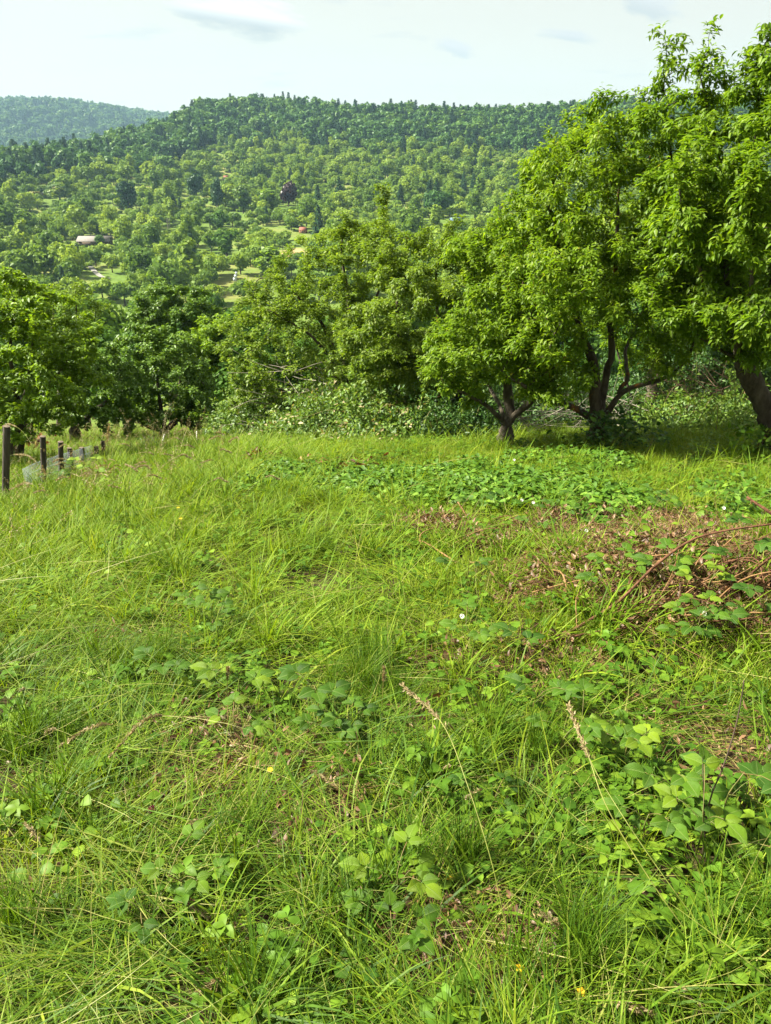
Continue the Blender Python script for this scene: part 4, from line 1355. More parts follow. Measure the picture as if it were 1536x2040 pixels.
LB = {
    'orchard': ('orchard_tree', ['small grey green orchard tree low on the far hillside', 'small fruit tree halfway up the far hillside', 'tiny fruit tree high on the far hillside']),
    'round': ('broadleaf_tree', ['rounded leafy tree low on the far hillside', 'rounded leafy tree halfway up the far hillside', 'rounded leafy tree high on the far hillside']),
    'tall': ('slender_tree', ['slender upright tree low on the far hillside', 'slender upright tree halfway up the far hillside', 'slender upright tree high on the far hillside']),
    'conifer': ('conifer_tree', ['pointed dark conifer low on the far hillside', 'pointed dark conifer halfway up the far hillside', 'pointed dark conifer high on the far hillside']),
    'wood': ('forest_tree', ['dense dark forest tree low on the far hillside', 'dense dark forest tree halfway up the far hillside', 'dark forest tree on the far hill crest']),
}
SIDES = [(140, ', towards the far hill end'), (330, ', around the grey barn'), (520, ', between barn and beech'), (720, ', near the copper beech'), (9999, ', towards the blue roofed hut')]


def single_tree(k, me, nm, lb, cat='tree', group=None):
    o = obj(nm, me)
    o.location = (xs[k], ys[k], zs[k])
    s = hts[k]
    o.scale = (s * (0.9 + .25 * r.random()), s * (0.9 + .25 * r.random()), s)
    o.rotation_euler = (0, 0, r.random() * 6.283)
    return tag(o, lb, cat, group)


for k in order[:285]:
    kd = kinds[k]
    lst = SETS[kd]
    nm, labs = LB[kd]
    band = 0 if vv[k] > 440 else 1 if vv[k] > 350 else 2
    side = next(t for m_, t in SIDES if uu[k] < m_)
    lb = labs[band] + side
    single_tree(k, lst[r.integers(len(lst))], nm, lb, 'tree', lb + ' group')


def special(u, v, hpx, kind, mat, name, label, n=1500, size=.06, wide=1.0, seed=5):
    p = G(u, v); s = hpx * mpp(p)
    o = obj(name, far_proto(kind, seed, n, mat, size))
    o.location = p; o.scale = (s * wide, s * wide, s)
    return tag(o, label, 'tree')


special(575, 418, 60, 'round', 'copper', 'copper_beech', 'purple brown copper beech alone among green trees on the far hillside', wide=.85, seed=201)
special(258, 425, 66, 'round', 'needle', 'pine_tree', 'broad dark pine on the far hillside, first from the hill end', wide=.85, seed=202)
special(392, 400, 60, 'round', 'needle', 'pine_tree', 'broad dark pine, left neighbour of the pine nearest the copper beech', wide=.7, seed=203)
special(432, 420, 62, 'round', 'needle', 'pine_tree', 'broad dark pine nearest the copper beech, bright round tree below it', wide=.6, seed=204)
special(440, 462, 48, 'round', 'midtree', 'broadleaf_tree', 'bright round tree just below the dark pines on the far hillside', wide=1.15, seed=205)
special(452, 512, 58, 'round', 'midtree', 'broadleaf_tree', 'widest bright green tree low on the far hillside', wide=1.35, seed=206)
special(545, 558, 62, 'tall', 'fresh', 'broadleaf_tree', 'bright yellow green tree just below the beige dry field', wide=2.0, seed=207)
special(945, 440, 56, 'round', 'fartree', 'broadleaf_tree', 'pear shaped green tree right beside the blue roofed hut', wide=.8, seed=208)
special(875, 432, 60, 'round', 'wood', 'broadleaf_tree', 'dark bushy tree just above and left of the blue roofed hut', wide=1.1, seed=209)
special(60, 425, 44, 'round', 'fartree', 'broadleaf_tree', 'dark rounded tree up the slope from the grey barn, near the hill end', wide=1.15, seed=210)
special(120, 405, 40, 'round', 'bush', 'willow_tree', 'pale grey green willow like tree left of the dark pines', wide=1.7, seed=211)
special(485, 425, 52, 'tall', 'bush', 'birch_tree', 'pale slim tree between the pines and the copper beech', wide=1.5, seed=212)
special(538, 425, 46, 'tall', 'fresh', 'broadleaf_tree', 'bright green slim tree touching the copper beech', wide=1.7, seed=213)
special(168, 452, 32, 'round', 'wood', 'broadleaf_tree', 'dark round tree just above the long grey barn', wide=1.2, seed=214)
special(200, 492, 28, 'round', 'wood', 'broadleaf_tree', 'dark green tree hiding the middle of the long grey barn', wide=1.1, seed=215)
special(566, 200, 30, 'tall', 'wood', 'lone_crest_tree', 'lone thin tree standing clear of the wood on the far crest', wide=.7, seed=216, n=160)
special(700, 232, 40, 'round', 'needle', 'pine_tree', 'dark tree standing taller than its neighbours along the middle of the crest', wide=.8, seed=217)

# valley trees between the meadow and the far hillside
mid_protos = [far_proto('round', 300 + k, 9000, 'midtree', .028) for k in range(4)] + [far_proto('tall', 310, 7000, 'midtree', .024)]
r2 = np.random.default_rng(88)
VT = [(215, 40, 640, 12), (255, 60, 575, 12), (415, 60, 590, 12), (160, 60, 560, 10), (60, 46, 560, 10), (470, 70, 600, 11), (235, 28, 680, 9), (180, 30, 690, 8), (380, 46, 590, 9), (450, 40, 640, 9),
      (520, 55, 600, 10), (590, 50, 610, 10), (680, 60, 560, 10), (780, 60, 540, 10), (860, 70, 545, 10), (960, 70, 520, 10), (1060, 60, 520, 10), (1160, 70, 500, 10), (1280, 60, 470, 10), (1400, 60, 450, 10), (1500, 55, 450, 10),
      (290, 90, 560, 10), (110, 90, 555, 9), (330, 110, 565, 9), (20, 110, 550, 9), (430, 120, 575, 9), (540, 100, 590, 9), (500, 24, 740, 6), (560, 26, 730, 6), (1680, 34, 560, 9), (1850, 30, 600, 9), (2050, 40, 540, 10), (1750, 60, 470, 10), (-140, 34, 600, 9), (-320, 30, 600, 9), (-260, 60, 540, 10)]
for q, (u, Yd, vt, _h) in enumerate(VT):
    p = base_at(u, Yd); t = P(u, vt + 12 * r2.random(), Yd)
    h = max(4.0, t[2] - p[2])
    o = obj('valley_tree', mid_protos[q % 5])
    o.location = p
    w = min(h * 1.0, 11) * (0.9 + .3 * r2.random()) * (1.0 if q % 5 < 4 else 1.7)
    o.scale = (w, w, h); o.rotation_euler = (0, 0, r2.random() * 6.283)
    zone = 'behind the dark trees at the meadow end' if u < 480 else 'showing through the branches behind the old fruit tree' if u < 800 else 'glimpsed through the cherry crowns'
    zone = 'beyond the right photo edge' if u > 1600 else 'beyond the left photo edge' if u < -100 else zone
    dist = 'nearer' if Yd < 50 else 'farther'
    lb = '%s rounded valley tree %s' % (dist, zone)
    tag(o, lb, 'tree', lb + ' group')

# forest on the distant hill
nD = 5200
a_ = np.radians(-34 + 30 * r2.random(nD)); d_ = 1500 + 900 * r2.random(nD) ** .8
x_, y_ = d_ * np.sin(a_), d_ * np.cos(a_)
idx = np.where(r2.random(nD) < .35, pidx['conifer'][0] + r2.integers(0, 3, nD), pidx['wood'][0] + r2.integers(0, 3, nD))
s_ = 13 + 7 * r2.random(nD)
gn_scatter('distant_forest', np.stack([x_, y_, HD(x_, y_)], -1), np.stack([0 * s_, 0 * s_, r2.random(nD) * 6.28], -1), np.stack([s_ * 1.25, s_ * 1.25, s_], -1), idx, protos, 'stuff', 'closed forest covering the far blue green ridge')

# ------------------------------------------------------------------ huts and small things on the hillside
def box(g, c, s, rz=0, mi=0):
    x, y, z = np.array(s) / 2
    V = np.array([(-x, -y, -z), (x, -y, -z), (x, y, -z), (-x, y, -z), (-x, -y, z), (x, -y, z), (x, y, z), (-x, y, z)])
    ca, sa = math.cos(rz), math.sin(rz)
    V = V @ np.array([[ca, sa, 0], [-sa, ca, 0], [0, 0, 1]])
    g.add(V + np.array(c), np.array([(0, 3, 2, 1), (4, 5, 6, 7), (0, 1, 5, 4), (1, 2, 6, 5), (2, 3, 7, 6), (3, 0, 4, 7)]), .5, mi)


def hut(name, label, u, v, wpx, hpx, depth, wall, roof, cat, rz=0.0):
    wpx, hpx = wpx * .85, hpx * .8
    p = G(u, v); k = mpp(p); w, h = wpx * k, hpx * k
    root = thing(name, label, cat, p)
    root.rotation_euler = (0, 0, rz)
    g = Geo(); box(g, (0, 0, h * .22), (w * .92, depth * .9, h * .56)); obj('wall', g.build('wall', M[wall]), root)
    y = depth / 2 * 1.1; x = w / 2
    V = np.array([(-x, -y, h * .46), (x, -y, h * .46), (x, y, h * .46), (-x, y, h * .46), (-x, 0, h), (x, 0, h),
                  (-x, -y, h * .52), (x, -y, h * .52), (x, y, h * .52), (-x, y, h * .52), (-x, 0, h * 1.06), (x, 0, h * 1.06)])
    Fq = np.array([(0, 1, 5, 4), (2, 3, 4, 5), (6, 10, 11, 7), (8, 11, 10, 9), (0, 6, 7, 1), (2, 8, 9, 3), (0, 4, 10, 6), (3, 9, 10, 4), (1, 7, 11, 5), (2, 5, 11, 8)])
    g = Geo(); g.add(V, Fq); obj('roof', g.build('roof', M[roof]), root)
    g = Geo(); box(g, (0, -depth * .45 - .03, h * .2), (w * .16, .06, h * .42)); obj('door', g.build('door', M['timber']), root)
    g = Geo(); box(g, (w * .28, -depth * .45 - .03, h * .28), (w * .12, .06, h * .16)); obj('window', g.build('window', M['timber']), root)
    return root


hut('barn', 'long low barn with a grey tiled roof among trees on the far hillside', 191, 488, 76, 20, 6, 'timber', 'roofgrey', 'barn', R(3))
hut('garden_hut', 'tiny red roofed orange hut above the beige dry field', 604, 464, 17, 13, 3, 'orangewall', 'redroof', 'hut', R(-8))
hut('garden_hut', 'low hut with a blue roof on the green meadow', 907, 444, 27, 12, 4, 'timber', 'blueroof', 'hut', R(5))
hut('cottage', 'small pale cottage with red roof above the dark pines', 450, 357, 11, 8, 4, 'render', 'redroof', 'house', R(10))


def stack(name, label, u, v, pieces, cat):
    p = G(u, v); k = mpp(p)
    root = thing(name, label, cat, p)
    for (dx, dz, w, h, m_) in pieces:
        g = Geo(); box(g, (dx * k, 0, dz * k), (w * k, w * k * .8, h * k), R(20)); obj('sheet' if m_ == 'sheet' else 'block', g.build('block', M[m_]), root)


stack('covered_stack', 'pale grey sheeted stack standing at the edge of the tan meadow', 468, 560, [(0, 3, 6, 7, 'sheet'), (2, 9, 5, 6, 'sheet'), (4, 15, 4, 5, 'sheet'), (-1, -1, 5, 3, 'timber')], 'stack')
for du in (0, 4):
    p = G(335 + du, 460); k = mpp(p)
    ro = thing('bare_tree', 'pale bare dead trunk standing alone above the barn, %s of two' % ('left' if du == 0 else 'right'), 'dead tree', p)
    V, Fq = tube(np.array([(0, 0, -.5), (.1, 0, 8 * k), (.25, 0, 24 * k)]), np.array([1.0 * k, .8 * k, .3 * k]), 6)
    g = Geo(); g.add(V, Fq); obj('trunk', g.build('trunk', M['deadwood'], True), ro)
    V, Fq = tube(np.array([(.1, 0, 12 * k), (-1.2 * k, 0, 18 * k), (-1.6 * k, 0, 23 * k)]), np.array([.5 * k, .4 * k, .15 * k]), 5)
    g = Geo(); g.add(V, Fq); obj('limb', g.build('limb', M['deadwood'], True), ro)

# gravel path on the far slope
pp = np.array([G(*q) for q in [(176, 528), (185, 538), (193, 546), (203, 553), (216, 556)]])
sp = spline(pp, 24)
w = np.array([0.65, 0.35, 0])
L_, Rr_ = sp - w, sp + w
for a_ in (L_, Rr_):
    a_[:, 2] = H(a_[:, 0], a_[:, 1]) + 0.25
V = np.stack([L_, Rr_], 1).reshape(-1, 3)
Fq = np.array([(2 * k, 2 * k + 1, 2 * k + 3, 2 * k + 2) for k in range(23)])
g = Geo(); g.add(V, Fq)
tag(obj('path', g.build('path', M['path'])), kind='structure', label='short grey gravel path among the trees low on the far slope')

# ------------------------------------------------------------------ meadow grass
def clump(kind, seed):
    global rng
    rng = np.random.default_rng(seed)
    r = rng
    g = Geo()

    def disc(n, rad):
        a = r.random(n) * 6.283; q = rad * np.sqrt(r.random(n))
        return np.stack([q * np.cos(a), q * np.sin(a), np.full(n, -.01)], -1)
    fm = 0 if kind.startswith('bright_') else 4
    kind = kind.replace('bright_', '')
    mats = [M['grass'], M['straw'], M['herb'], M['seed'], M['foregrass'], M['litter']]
    if kind == 'lawn':
        n = 60
        blades(g, disc(n, .12), r.random(n) * 6.283, r.random(n) * .8, r.random(n) * 1.2, .045 + .075 * r.random(n), .0026 + .0022 * r.random(n), .25 + r.random(n) * .65, 3)
        n = 3
        blades(g, disc(n, .12) + [0, 0, .03], r.random(n) * 6.283, 1.1 + r.random(n) * .4, r.random(n) * .3, .10 + .12 * r.random(n), .0016 + .001 * r.random(n), r.random(n), 3, 1)
    elif kind == 'tuft':
        n = 48
        blades(g, disc(n, .05), r.random(n) * 6.283, .1 + r.random(n) * .6, .3 + r.random(n) * 1.4, .10 + .17 * r.random(n), .0032 + .0060 * r.random(n) ** 2, r.random(n) * .8, 5, fm)
    elif kind == 'tussock':
        n = 42
        blades(g, disc(n, .05), r.random(n) * 6.283, .02 + r.random(n) * .35, .2 + r.random(n) * 1.1, .18 + .20 * r.random(n), .003 + .003 * r.random(n), r.random(n) * .75, 6, fm)
    elif kind == 'long':
        n = 26
        hd = r.normal(0, 1.0, n)
        blades(g, disc(n, .11), hd, .6 + r.random(n) * .8, .3 + r.random(n) * 1.0, .12 + .22 * r.random(n), .0028 + .0070 * r.random(n) ** 2, r.random(n) * .85, 5, fm, .8)
    elif kind == 'mat':
        n = 24
        hd = r.normal(0, .9, n)
        B = disc(n, .15); B[:, 2] = .01 + .04 * r.random(n)
        blades(g, B, hd, 1.2 + r.random(n) * .35, r.random(n) * .3, .16 + .30 * r.random(n), .0022 + .0034 * r.random(n) ** 2, .15 + r.random(n) * .8, 5, fm, 1.0)
        n = 3
        hd = r.normal(0, 1.2, n)
        B = disc(n, .15); B[:, 2] = .02 + .05 * r.random(n)
        blades(g, B, hd, 1.25 + r.random(n) * .3, r.random(n) * .3, .2 + .35 * r.random(n), .0015 + .001 * r.random(n), r.random(n), 4, 1, .6)
    elif kind == 'herb':
        n = 16
        B = disc(n, .11); hgt = .015 + .07 * r.random(n)
        tops = B + np.stack([(r.random(n) - .5) * .05, (r.random(n) - .5) * .05, hgt], -1)
        az_ = r.random(n) * 6.283
        D = np.stack([np.cos(az_), np.sin(az_), -.15 + .5 * r.random(n)], -1)
        leaves(g, tops, D, np.array([0, 0, 1.]) + (r.random((n, 3)) - .5) * .6, .018 + .028 * r.random(n), .62 + .3 * r.random(n), r.random(n), T8, 2)
        L_ = np.linalg.norm(tops - B, axis=1)
        blades(g, B, az_, np.full(n, .1), np.full(n, .2), L_, np.full(n, .0018), r.random(n) * .6, 2, 2)
    elif kind == 'thatch':
        n = 22
        B = disc(n, .12); B[:, 2] = .004 + .025 * r.random(n)
        blades(g, B, r.random(n) * 6.283, 1.35 + .25 * r.random(n), .25 * r.random(n), .05 + .13 * r.random(n), .0014 + .0016 * r.random(n), r.random(n), 3, 1, .8)
        n = 12
        B = disc(n, .12); B[:, 2] = .002 + .02 * r.random(n)
        leaves(g, B, unit(r.normal(size=(n, 3)) * [1, 1, .3]), r.normal(size=(n, 3)) * [.5, .5, .5] + [0, 0, .6], .010 + .018 * r.random(n), .25 + .3 * r.random(n), r.random(n), T8, 5)
        n = 6
        blades(g, disc(n, .12), r.random(n) * 6.283, .5 + r.random(n) * .8, r.random(n), .04 + .07 * r.random(n), .002 + .0015 * r.random(n), r.random(n) * .8, 3, 0)
    elif kind == 'clover':
        n = 13
        B = disc(n, .11); hgt = .02 + .08 * r.random(n)
        tops = B + np.stack([(r.random(n) - .5) * .04, (r.random(n) - .5) * .04, hgt], -1)
        for k in range(n):
            nl = int(r.integers(3, 6)); a0 = r.random() * 6.28; a_ = a0 + np.arange(nl) * (6.28 / nl if nl == 3 else 1.1)
            D = np.stack([np.cos(a_), np.sin(a_), np.full(nl, -.1 + .3 * r.random())], -1)
            leaves(g, np.repeat(tops[k:k + 1], nl, 0), D, np.array([0, 0, 1.]) + np.tile((r.random(3) - .5) * .7, (nl, 1)), .016 + .020 * r.random(), .58, r.random(), T8, 2)
        blades(g, B, r.random(n) * 6.28, np.full(n, .1), np.full(n, .2), hgt, np.full(n, .0016), r.random(n) * .6, 2, 2)
    elif kind == 'cover':
        n = 26
        B = disc(n, .14); hgt = .02 + .09 * r.random(n) ** 1.4
        tops = B + np.stack([0 * hgt, 0 * hgt, hgt], -1)
        az_ = r.random(n) * 6.283
        D = np.stack([np.cos(az_), np.sin(az_), -.6 + .9 * r.random(n)], -1)
        leaves(g, tops, D, np.array([0, -.2, 1.]) + (r.random((n, 3)) - .5) * 1.5, .026 + .026 * r.random(n), .8, r.random(n), TH, 0)
        blades(g, B, az_, np.full(n, .05), np.full(n, .1), hgt, np.full(n, .002), r.random(n) * .5, 2, 0)
        return g.build('cover', [M['cover']])
    elif kind == 'panicle':
        n = 3
        B = disc(n, .10)
        hd = r.random(n) * 6.283; th = .05 + .3 * r.random(n); cv = .25 + .7 * r.random(n); Ls = .28 + .26 * r.random(n)
        blades(g, B, hd, th, cv, Ls, np.full(n, .0022), .3 + .7 * r.random(n), 6, 1)
        # spikelets on the last quarter of each stalk
        for k in range(n):
            s = np.linspace(0, 1, 7); ang = th[k] + cv[k] * s ** 1.3; st = Ls[k] / 6
            px = np.concatenate([[0], np.cumsum(np.sin(ang[:-1]) * st)]); pz = np.concatenate([[0], np.cumsum(np.cos(ang[:-1]) * st)])
            m = 26; t = 4.4 + 1.6 * r.random(m)
            q = np.interp(t, np.arange(7), px); z = np.interp(t, np.arange(7), pz)
            c = np.stack([B[k, 0] + q * math.cos(hd[k]), B[k, 1] + q * math.sin(hd[k]), z], -1) + r.normal(0, .006, (m, 3))
            D = np.stack([math.cos(hd[k]) + r.normal(0, .8, m), math.sin(hd[k]) + r.normal(0, .8, m), r.normal(.4, .6, m)], -1)
            leaves(g, c, D, r.normal(size=(m, 3)), .009 + .007 * r.random(m), .35, r.random(m), T2, 3)
        n = 14
        blades(g, disc(n, .09), r.random(n) * 6.283, .1 + r.random(n) * .5, .3 + r.random(n) * 1.2, .16 + .2 * r.random(n), .003 + .002 * r.random(n), .2 + .7 * r.random(n), 5, 0)
    elif kind == 'litter':
        n = 34
        B = disc(n, .13); B[:, 2] = .005 + .06 * r.random(n) ** 1.5
        D = unit(r.normal(size=(n, 3)) * [1, 1, .7] + [0, 0, -.1])
        leaves(g, B, D, unit(r.normal(size=(n, 3))), .014 + .026 * r.random(n) ** 1.5, .22 + .3 * r.random(n), r.random(n), T8, 0)
        n = 9
        blades(g, disc(n, .13) + [0, 0, .02], r.random(n) * 6.28, 1.25 + .35 * r.random(n), .2 * r.random(n), .08 + .2 * r.random(n), .0015 + .002 * r.random(n), r.random(n), 3, 0)
        return g.build('litter', [M['litter']])
    return g.build(kind, mats)


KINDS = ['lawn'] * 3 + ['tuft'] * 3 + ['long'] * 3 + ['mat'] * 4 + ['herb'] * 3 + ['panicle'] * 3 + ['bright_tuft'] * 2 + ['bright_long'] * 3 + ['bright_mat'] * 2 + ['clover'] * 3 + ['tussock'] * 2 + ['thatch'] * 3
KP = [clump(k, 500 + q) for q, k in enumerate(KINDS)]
FIRST = {k: KINDS.index(k) for k in set(KINDS)}
NUM = {k: KINDS.count(k) for k in set(KINDS)}
COVERP = [clump('cover', 540 + q) for q in range(3)]
LITP = [clump('litter', 550 + q) for q in range(3)]
rng = np.random.default_rng(12)


def zone(poly_px):
    return np.array([G(u, v)[:2] for u, v in poly_px])


def inside(px, py, poly, soft=0.25):
    """Soft membership: 1 inside the polygon, noisy edge."""
    qx = px + fnoise(px * 2 + 3, py * 2, 2) * soft * 2; qy = py + fnoise(px * 2 + 50, py * 2 + 9, 2) * soft * 2
    c = np.zeros(len(px), bool)
    n = len(poly)
    for a in range(n):
        x1, y1 = poly[a]; x2, y2 = poly[(a + 1) % n]
        cond = ((y1 > qy) != (y2 > qy)) & (qx < (x2 - x1) * (qy - y1) / (y2 - y1 + 1e-12) + x1)
        c ^= cond
    return c


Z_COVER = zone([(470, 985), (520, 950), (640, 940), (800, 950), (950, 925), (1060, 920), (1180, 905), (1260, 920), (1230, 950), (1180, 985), (1080, 1005), (940, 1005), (800, 1010), (620, 990)])
Z_COVER2 = zone([(1080, 1010), (1200, 985), (1330, 970), (1480, 975), (1560, 1010), (1560, 1060), (1400, 1050), (1200, 1060)])
Z_TALL = zone([(-200, 905), (-40, 890), (230, 878), (430, 890), (470, 940), (380, 1010), (250, 1080), (100, 1150), (-200, 1150)])
Z_BROWN = zone([(980, 1100), (1150, 1080), (1300, 1085), (1560, 1060), (1600, 1290), (1450, 1290), (1250, 1265), (1080, 1200), (1000, 1140)])
Z_BROWN2 = zone([(800, 1065), (960, 1035), (1250, 1035), (1560, 1050), (1560, 1100), (1250, 1085), (1050, 1090), (900, 1100)])
Z_FORE = zone([(-300, 1250), (100, 1260), (350, 1240), (560, 1330), (900, 1370), (1250, 1400), (1700, 1360), (2200, 2100), (1800, 3200), (-300, 3200), (-900, 2100)])

# sample the meadow
n = 104000
yy = 0.25 + 23 * rng.random(n) ** 1.55
half = 0.60 * yy + 4.2
xx = (rng.random(n) * 2 - 1) * half
dens_w = half * yy ** 0.0
inner = np.abs(xx) < 0.60 * yy + 1.0          # fewer clumps off to the sides
yy_keep = rng.random(n) < np.clip(half / 18.0, .16, 1) * np.where(inner, 1, .55)
xx, yy = xx[yy_keep], yy[yy_keep]
d = np.hypot(xx, yy)
tall = inside(xx, yy, Z_TALL); cov = inside(xx, yy, Z_COVER, .35); cov2 = inside(xx, yy, Z_COVER2, .25)
brown = inside(xx, yy, Z_BROWN, .25); brown2 = inside(xx, yy, Z_BROWN2, .12)
fore = inside(xx, yy, Z_FORE, .4)
pn = fnoise(xx * 1.1 + 70, yy * 1.1, 3)
kd = np.empty(len(xx), object)
q = rng.random(len(xx))
kd[:] = 'lawn'
left = smooth(1.2, -1.0, xx)
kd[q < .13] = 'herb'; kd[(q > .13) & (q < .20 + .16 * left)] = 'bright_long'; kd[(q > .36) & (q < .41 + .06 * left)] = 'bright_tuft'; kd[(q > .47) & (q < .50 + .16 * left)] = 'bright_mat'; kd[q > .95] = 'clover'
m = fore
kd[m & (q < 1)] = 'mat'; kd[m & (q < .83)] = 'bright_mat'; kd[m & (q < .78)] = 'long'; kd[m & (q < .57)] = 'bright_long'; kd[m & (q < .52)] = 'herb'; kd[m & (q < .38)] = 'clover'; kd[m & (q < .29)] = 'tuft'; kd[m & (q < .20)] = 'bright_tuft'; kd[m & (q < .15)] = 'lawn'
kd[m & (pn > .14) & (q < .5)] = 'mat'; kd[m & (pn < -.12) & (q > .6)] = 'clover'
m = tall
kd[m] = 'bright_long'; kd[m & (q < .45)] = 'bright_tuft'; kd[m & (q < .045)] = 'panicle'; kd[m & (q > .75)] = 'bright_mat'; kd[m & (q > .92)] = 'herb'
keep = np.ones(len(xx), bool)
keep &= ~(cov & (rng.random(len(xx)) < np.clip(.35 + 2.2 * fnoise(xx * 2.3 + 20, yy * 2.3 + 4, 3), .02, .75))); keep &= ~(cov2 & (rng.random(len(xx)) < .45))
keep &= ~(brown & (rng.random(len(xx)) < .22)); keep &= ~(brown2 & (rng.random(len(xx)) < .35))
BARE = [(855, 1905, .11), (1000, 1880, .10), (420, 1470, .12), (680, 1600, .12), (1330, 1490, .12), (1480, 1540, .12), (830, 1450, .08), (880, 1330, .10), (1050, 1335, .10), (470, 1520, .1), (560, 1690, .09), (240, 1290, .1), (1060, 1190, .12), (1150, 1320, .1)]
for (u, v, rad) in BARE:
    c = G(u, v)
    keep &= (np.hypot(xx - c[0], yy - c[1]) > 1.15 * rad * (0.8 + .5 * rng.random(len(xx))))
keep &= fnoise(xx * 4.2 + 8, yy * 4.2, 2) > np.where(fore, -.10, -.20) - .2 * (d > 5)
gone = ~keep & ~brown & ~cov & (rng.random(len(xx)) < np.where(fore, .5, .15))
kd[gone] = 'thatch'; keep |= gone
xx, yy, kd, tall, fore = xx[keep], yy[keep], kd[keep], tall[keep], fore[keep]
# tussocks that stand out in the foreground
for (u, v, m_) in [(720, 1370, 7), (770, 1400, 6), (740, 1340, 5), (290, 1350, 6), (330, 1320, 5), (870, 1720, 5), (450, 1680, 5), (200, 1330, 4), (1180, 1900, 6), (1100, 1960, 6), (60, 1500, 5), (640, 1110, 4), (60, 1850, 5), (1450, 1850, 5), (1020, 1500, 4), (560, 1960, 4), (6, 1010, 6), (30, 1000, 6), (70, 985, 5), (-20, 1000, 5), (110, 965, 5), (150, 958, 5)]:
    c = G(u, v)
    xx = np.concatenate([xx, c[0] + rng.normal(0, .05, m_)]); yy = np.concatenate([yy, c[1] + rng.normal(0, .05, m_)])
    kd = np.concatenate([kd, np.array(['tussock'] * m_, object)]); tall = np.concatenate([tall, np.zeros(m_, bool)]); fore = np.concatenate([fore, np.ones(m_, bool)])
n = len(xx)
zz_ = H(xx, yy)
idx = np.array([FIRST[k] + rng.integers(NUM[k]) for k in kd])
flow = fnoise(xx * 1.6 + 100, yy * 1.6 + 100, 3) * 14 + rng.normal(0, .7, n)
yaw = np.where(np.isin(kd, ['mat', 'long', 'bright_mat', 'bright_long']), flow - .4, rng.random(n) * 6.283)
sc = 0.8 + .5 * rng.random(n) + np.clip((np.hypot(xx, yy) - 7) * .035, 0, .5)
sc[np.isin(kd, ['lawn']) & fore] *= 1.15
sc[np.isin(kd, ['long', 'tuft', 'mat', 'bright_long', 'bright_tuft', 'bright_mat']) & fore] *= .86
sc[kd == 'tussock'] *= .62
hs = np.where(tall, .9, 1.0) * (0.85 + .3 * rng.random(n))
gn_scatter('meadow_grass', np.stack([xx, yy, zz_ - .005], -1), np.stack([(rng.random(n) - .5) * .2, (rng.random(n) - .5) * .2, yaw], -1), np.stack([sc, sc, sc * hs], -1), idx, KP, 'stuff',
           'uneven meadow grass, partly flattened, with herbs and straw coloured stems')

# shady grass under the cherry trees is the same meadow; broad-leaved ground cover patch
n = 9000
px = np.concatenate([Z_COVER, Z_COVER2]); lo, hi = px.min(0) - .3, px.max(0) + .3
xx = lo[0] + (hi[0] - lo[0]) * rng.random(n); yy = lo[1] + (hi[1] - lo[1]) * rng.random(n)
c1 = inside(xx, yy, Z_COVER, .35); c2 = inside(xx, yy, Z_COVER2, .25) & (rng.random(n) < .30)
hol = fnoise(xx * 2.3 + 20, yy * 2.3 + 4, 3)
k = (c1 & (rng.random(n) < np.clip(.42 + 2.6 * hol, .05, .95))) | (c2 & (hol > .0))
xx, yy = xx[k], yy[k]; n = len(xx)
sc = .65 + .6 * rng.random(n) + .3 * np.maximum(fnoise(xx * 1.4, yy * 1.4 + 60, 2), 0)
gn_scatter('ground_cover', np.stack([xx, yy, H(xx, yy)], -1), np.stack([0 * sc, 0 * sc, rng.random(n) * 6.283], -1), np.stack([sc] * 3, -1), rng.integers(0, 3, n), COVERP, 'stuff',
           'patch of low broad leaved ground cover in front of the cherry trunks')

# dry leaves and stubble of the cut brambles
n = 5200
px = np.concatenate([Z_BROWN, Z_BROWN2]); lo, hi = px.min(0), px.max(0)
xx = lo[0] + (hi[0] - lo[0]) * rng.random(n); yy = lo[1] + (hi[1] - lo[1]) * rng.random(n)
core = np.hypot((xx - _pc[0]) / .75, (yy - _pc[1]) / .45)
k = (inside(xx, yy, Z_BROWN, .2) & (rng.random(n) < np.clip(.95 - .62 * core, .05, .55))) | (inside(xx, yy, Z_BROWN2, .15) & (fnoise(xx * 3, yy * 3, 2) > .06))
xx, yy = xx[k], yy[k]
for (u, v, rad) in BARE:                      # thatch and crumbs on the bare spots
    c = G(u, v); m_ = 7
    xx = np.concatenate([xx, c[0] + rng.normal(0, rad * .7, m_)]); yy = np.concatenate([yy, c[1] + rng.normal(0, rad * .7, m_)])
n = len(xx)
sc = .7 + .6 * rng.random(n)
gn_scatter('leaf_litter', np.stack([xx, yy, H(xx, yy)], -1), np.stack([(rng.random(n) - .5) * .6, (rng.random(n) - .5) * .6, rng.random(n) * 6.283], -1), np.stack([sc] * 3, -1), rng.integers(0, 3, n), LITP, 'stuff',
           'withered brown bramble leaves and broken stubble on the cut patch')


# ------------------------------------------------------------------ cut bramble canes
def cane(pts, rad, label, mat='cane', group=None, thorns=8, name='bramble_cane'):
    pts = np.asarray(pts, float)
    b = pts[0].copy()
    root = thing(name, label, 'cane', b, group)
    n = max(8, int(np.linalg.norm(np.diff(pts, axis=0), axis=1).sum() / .04))
    sp = spline(pts, n)
    g = Geo()
    V, Fq = tube(sp - b, np.linspace(rad, rad * .55, n), 6); g.add(V, Fq)
    obj('stem', g.build('stem', M[mat], True), root)
    if thorns:
        g = Geo()
        k = rng.integers(1, n - 1, thorns)
        q = unit(rng.normal(size=(thorns, 3)))
        for a_, d_ in zip(k, q):
            V, Fq = tube(np.array([sp[a_], sp[a_] + d_ * rad * 2.6]) - b, np.array([rad * .5, rad * .05]), 4); g.add(V, Fq)
        obj('thorn', g.build('thorn', M[mat]), root)
    return root


def GL(lst):
    return np.array([G(u, v, h) for (u, v, h) in lst])


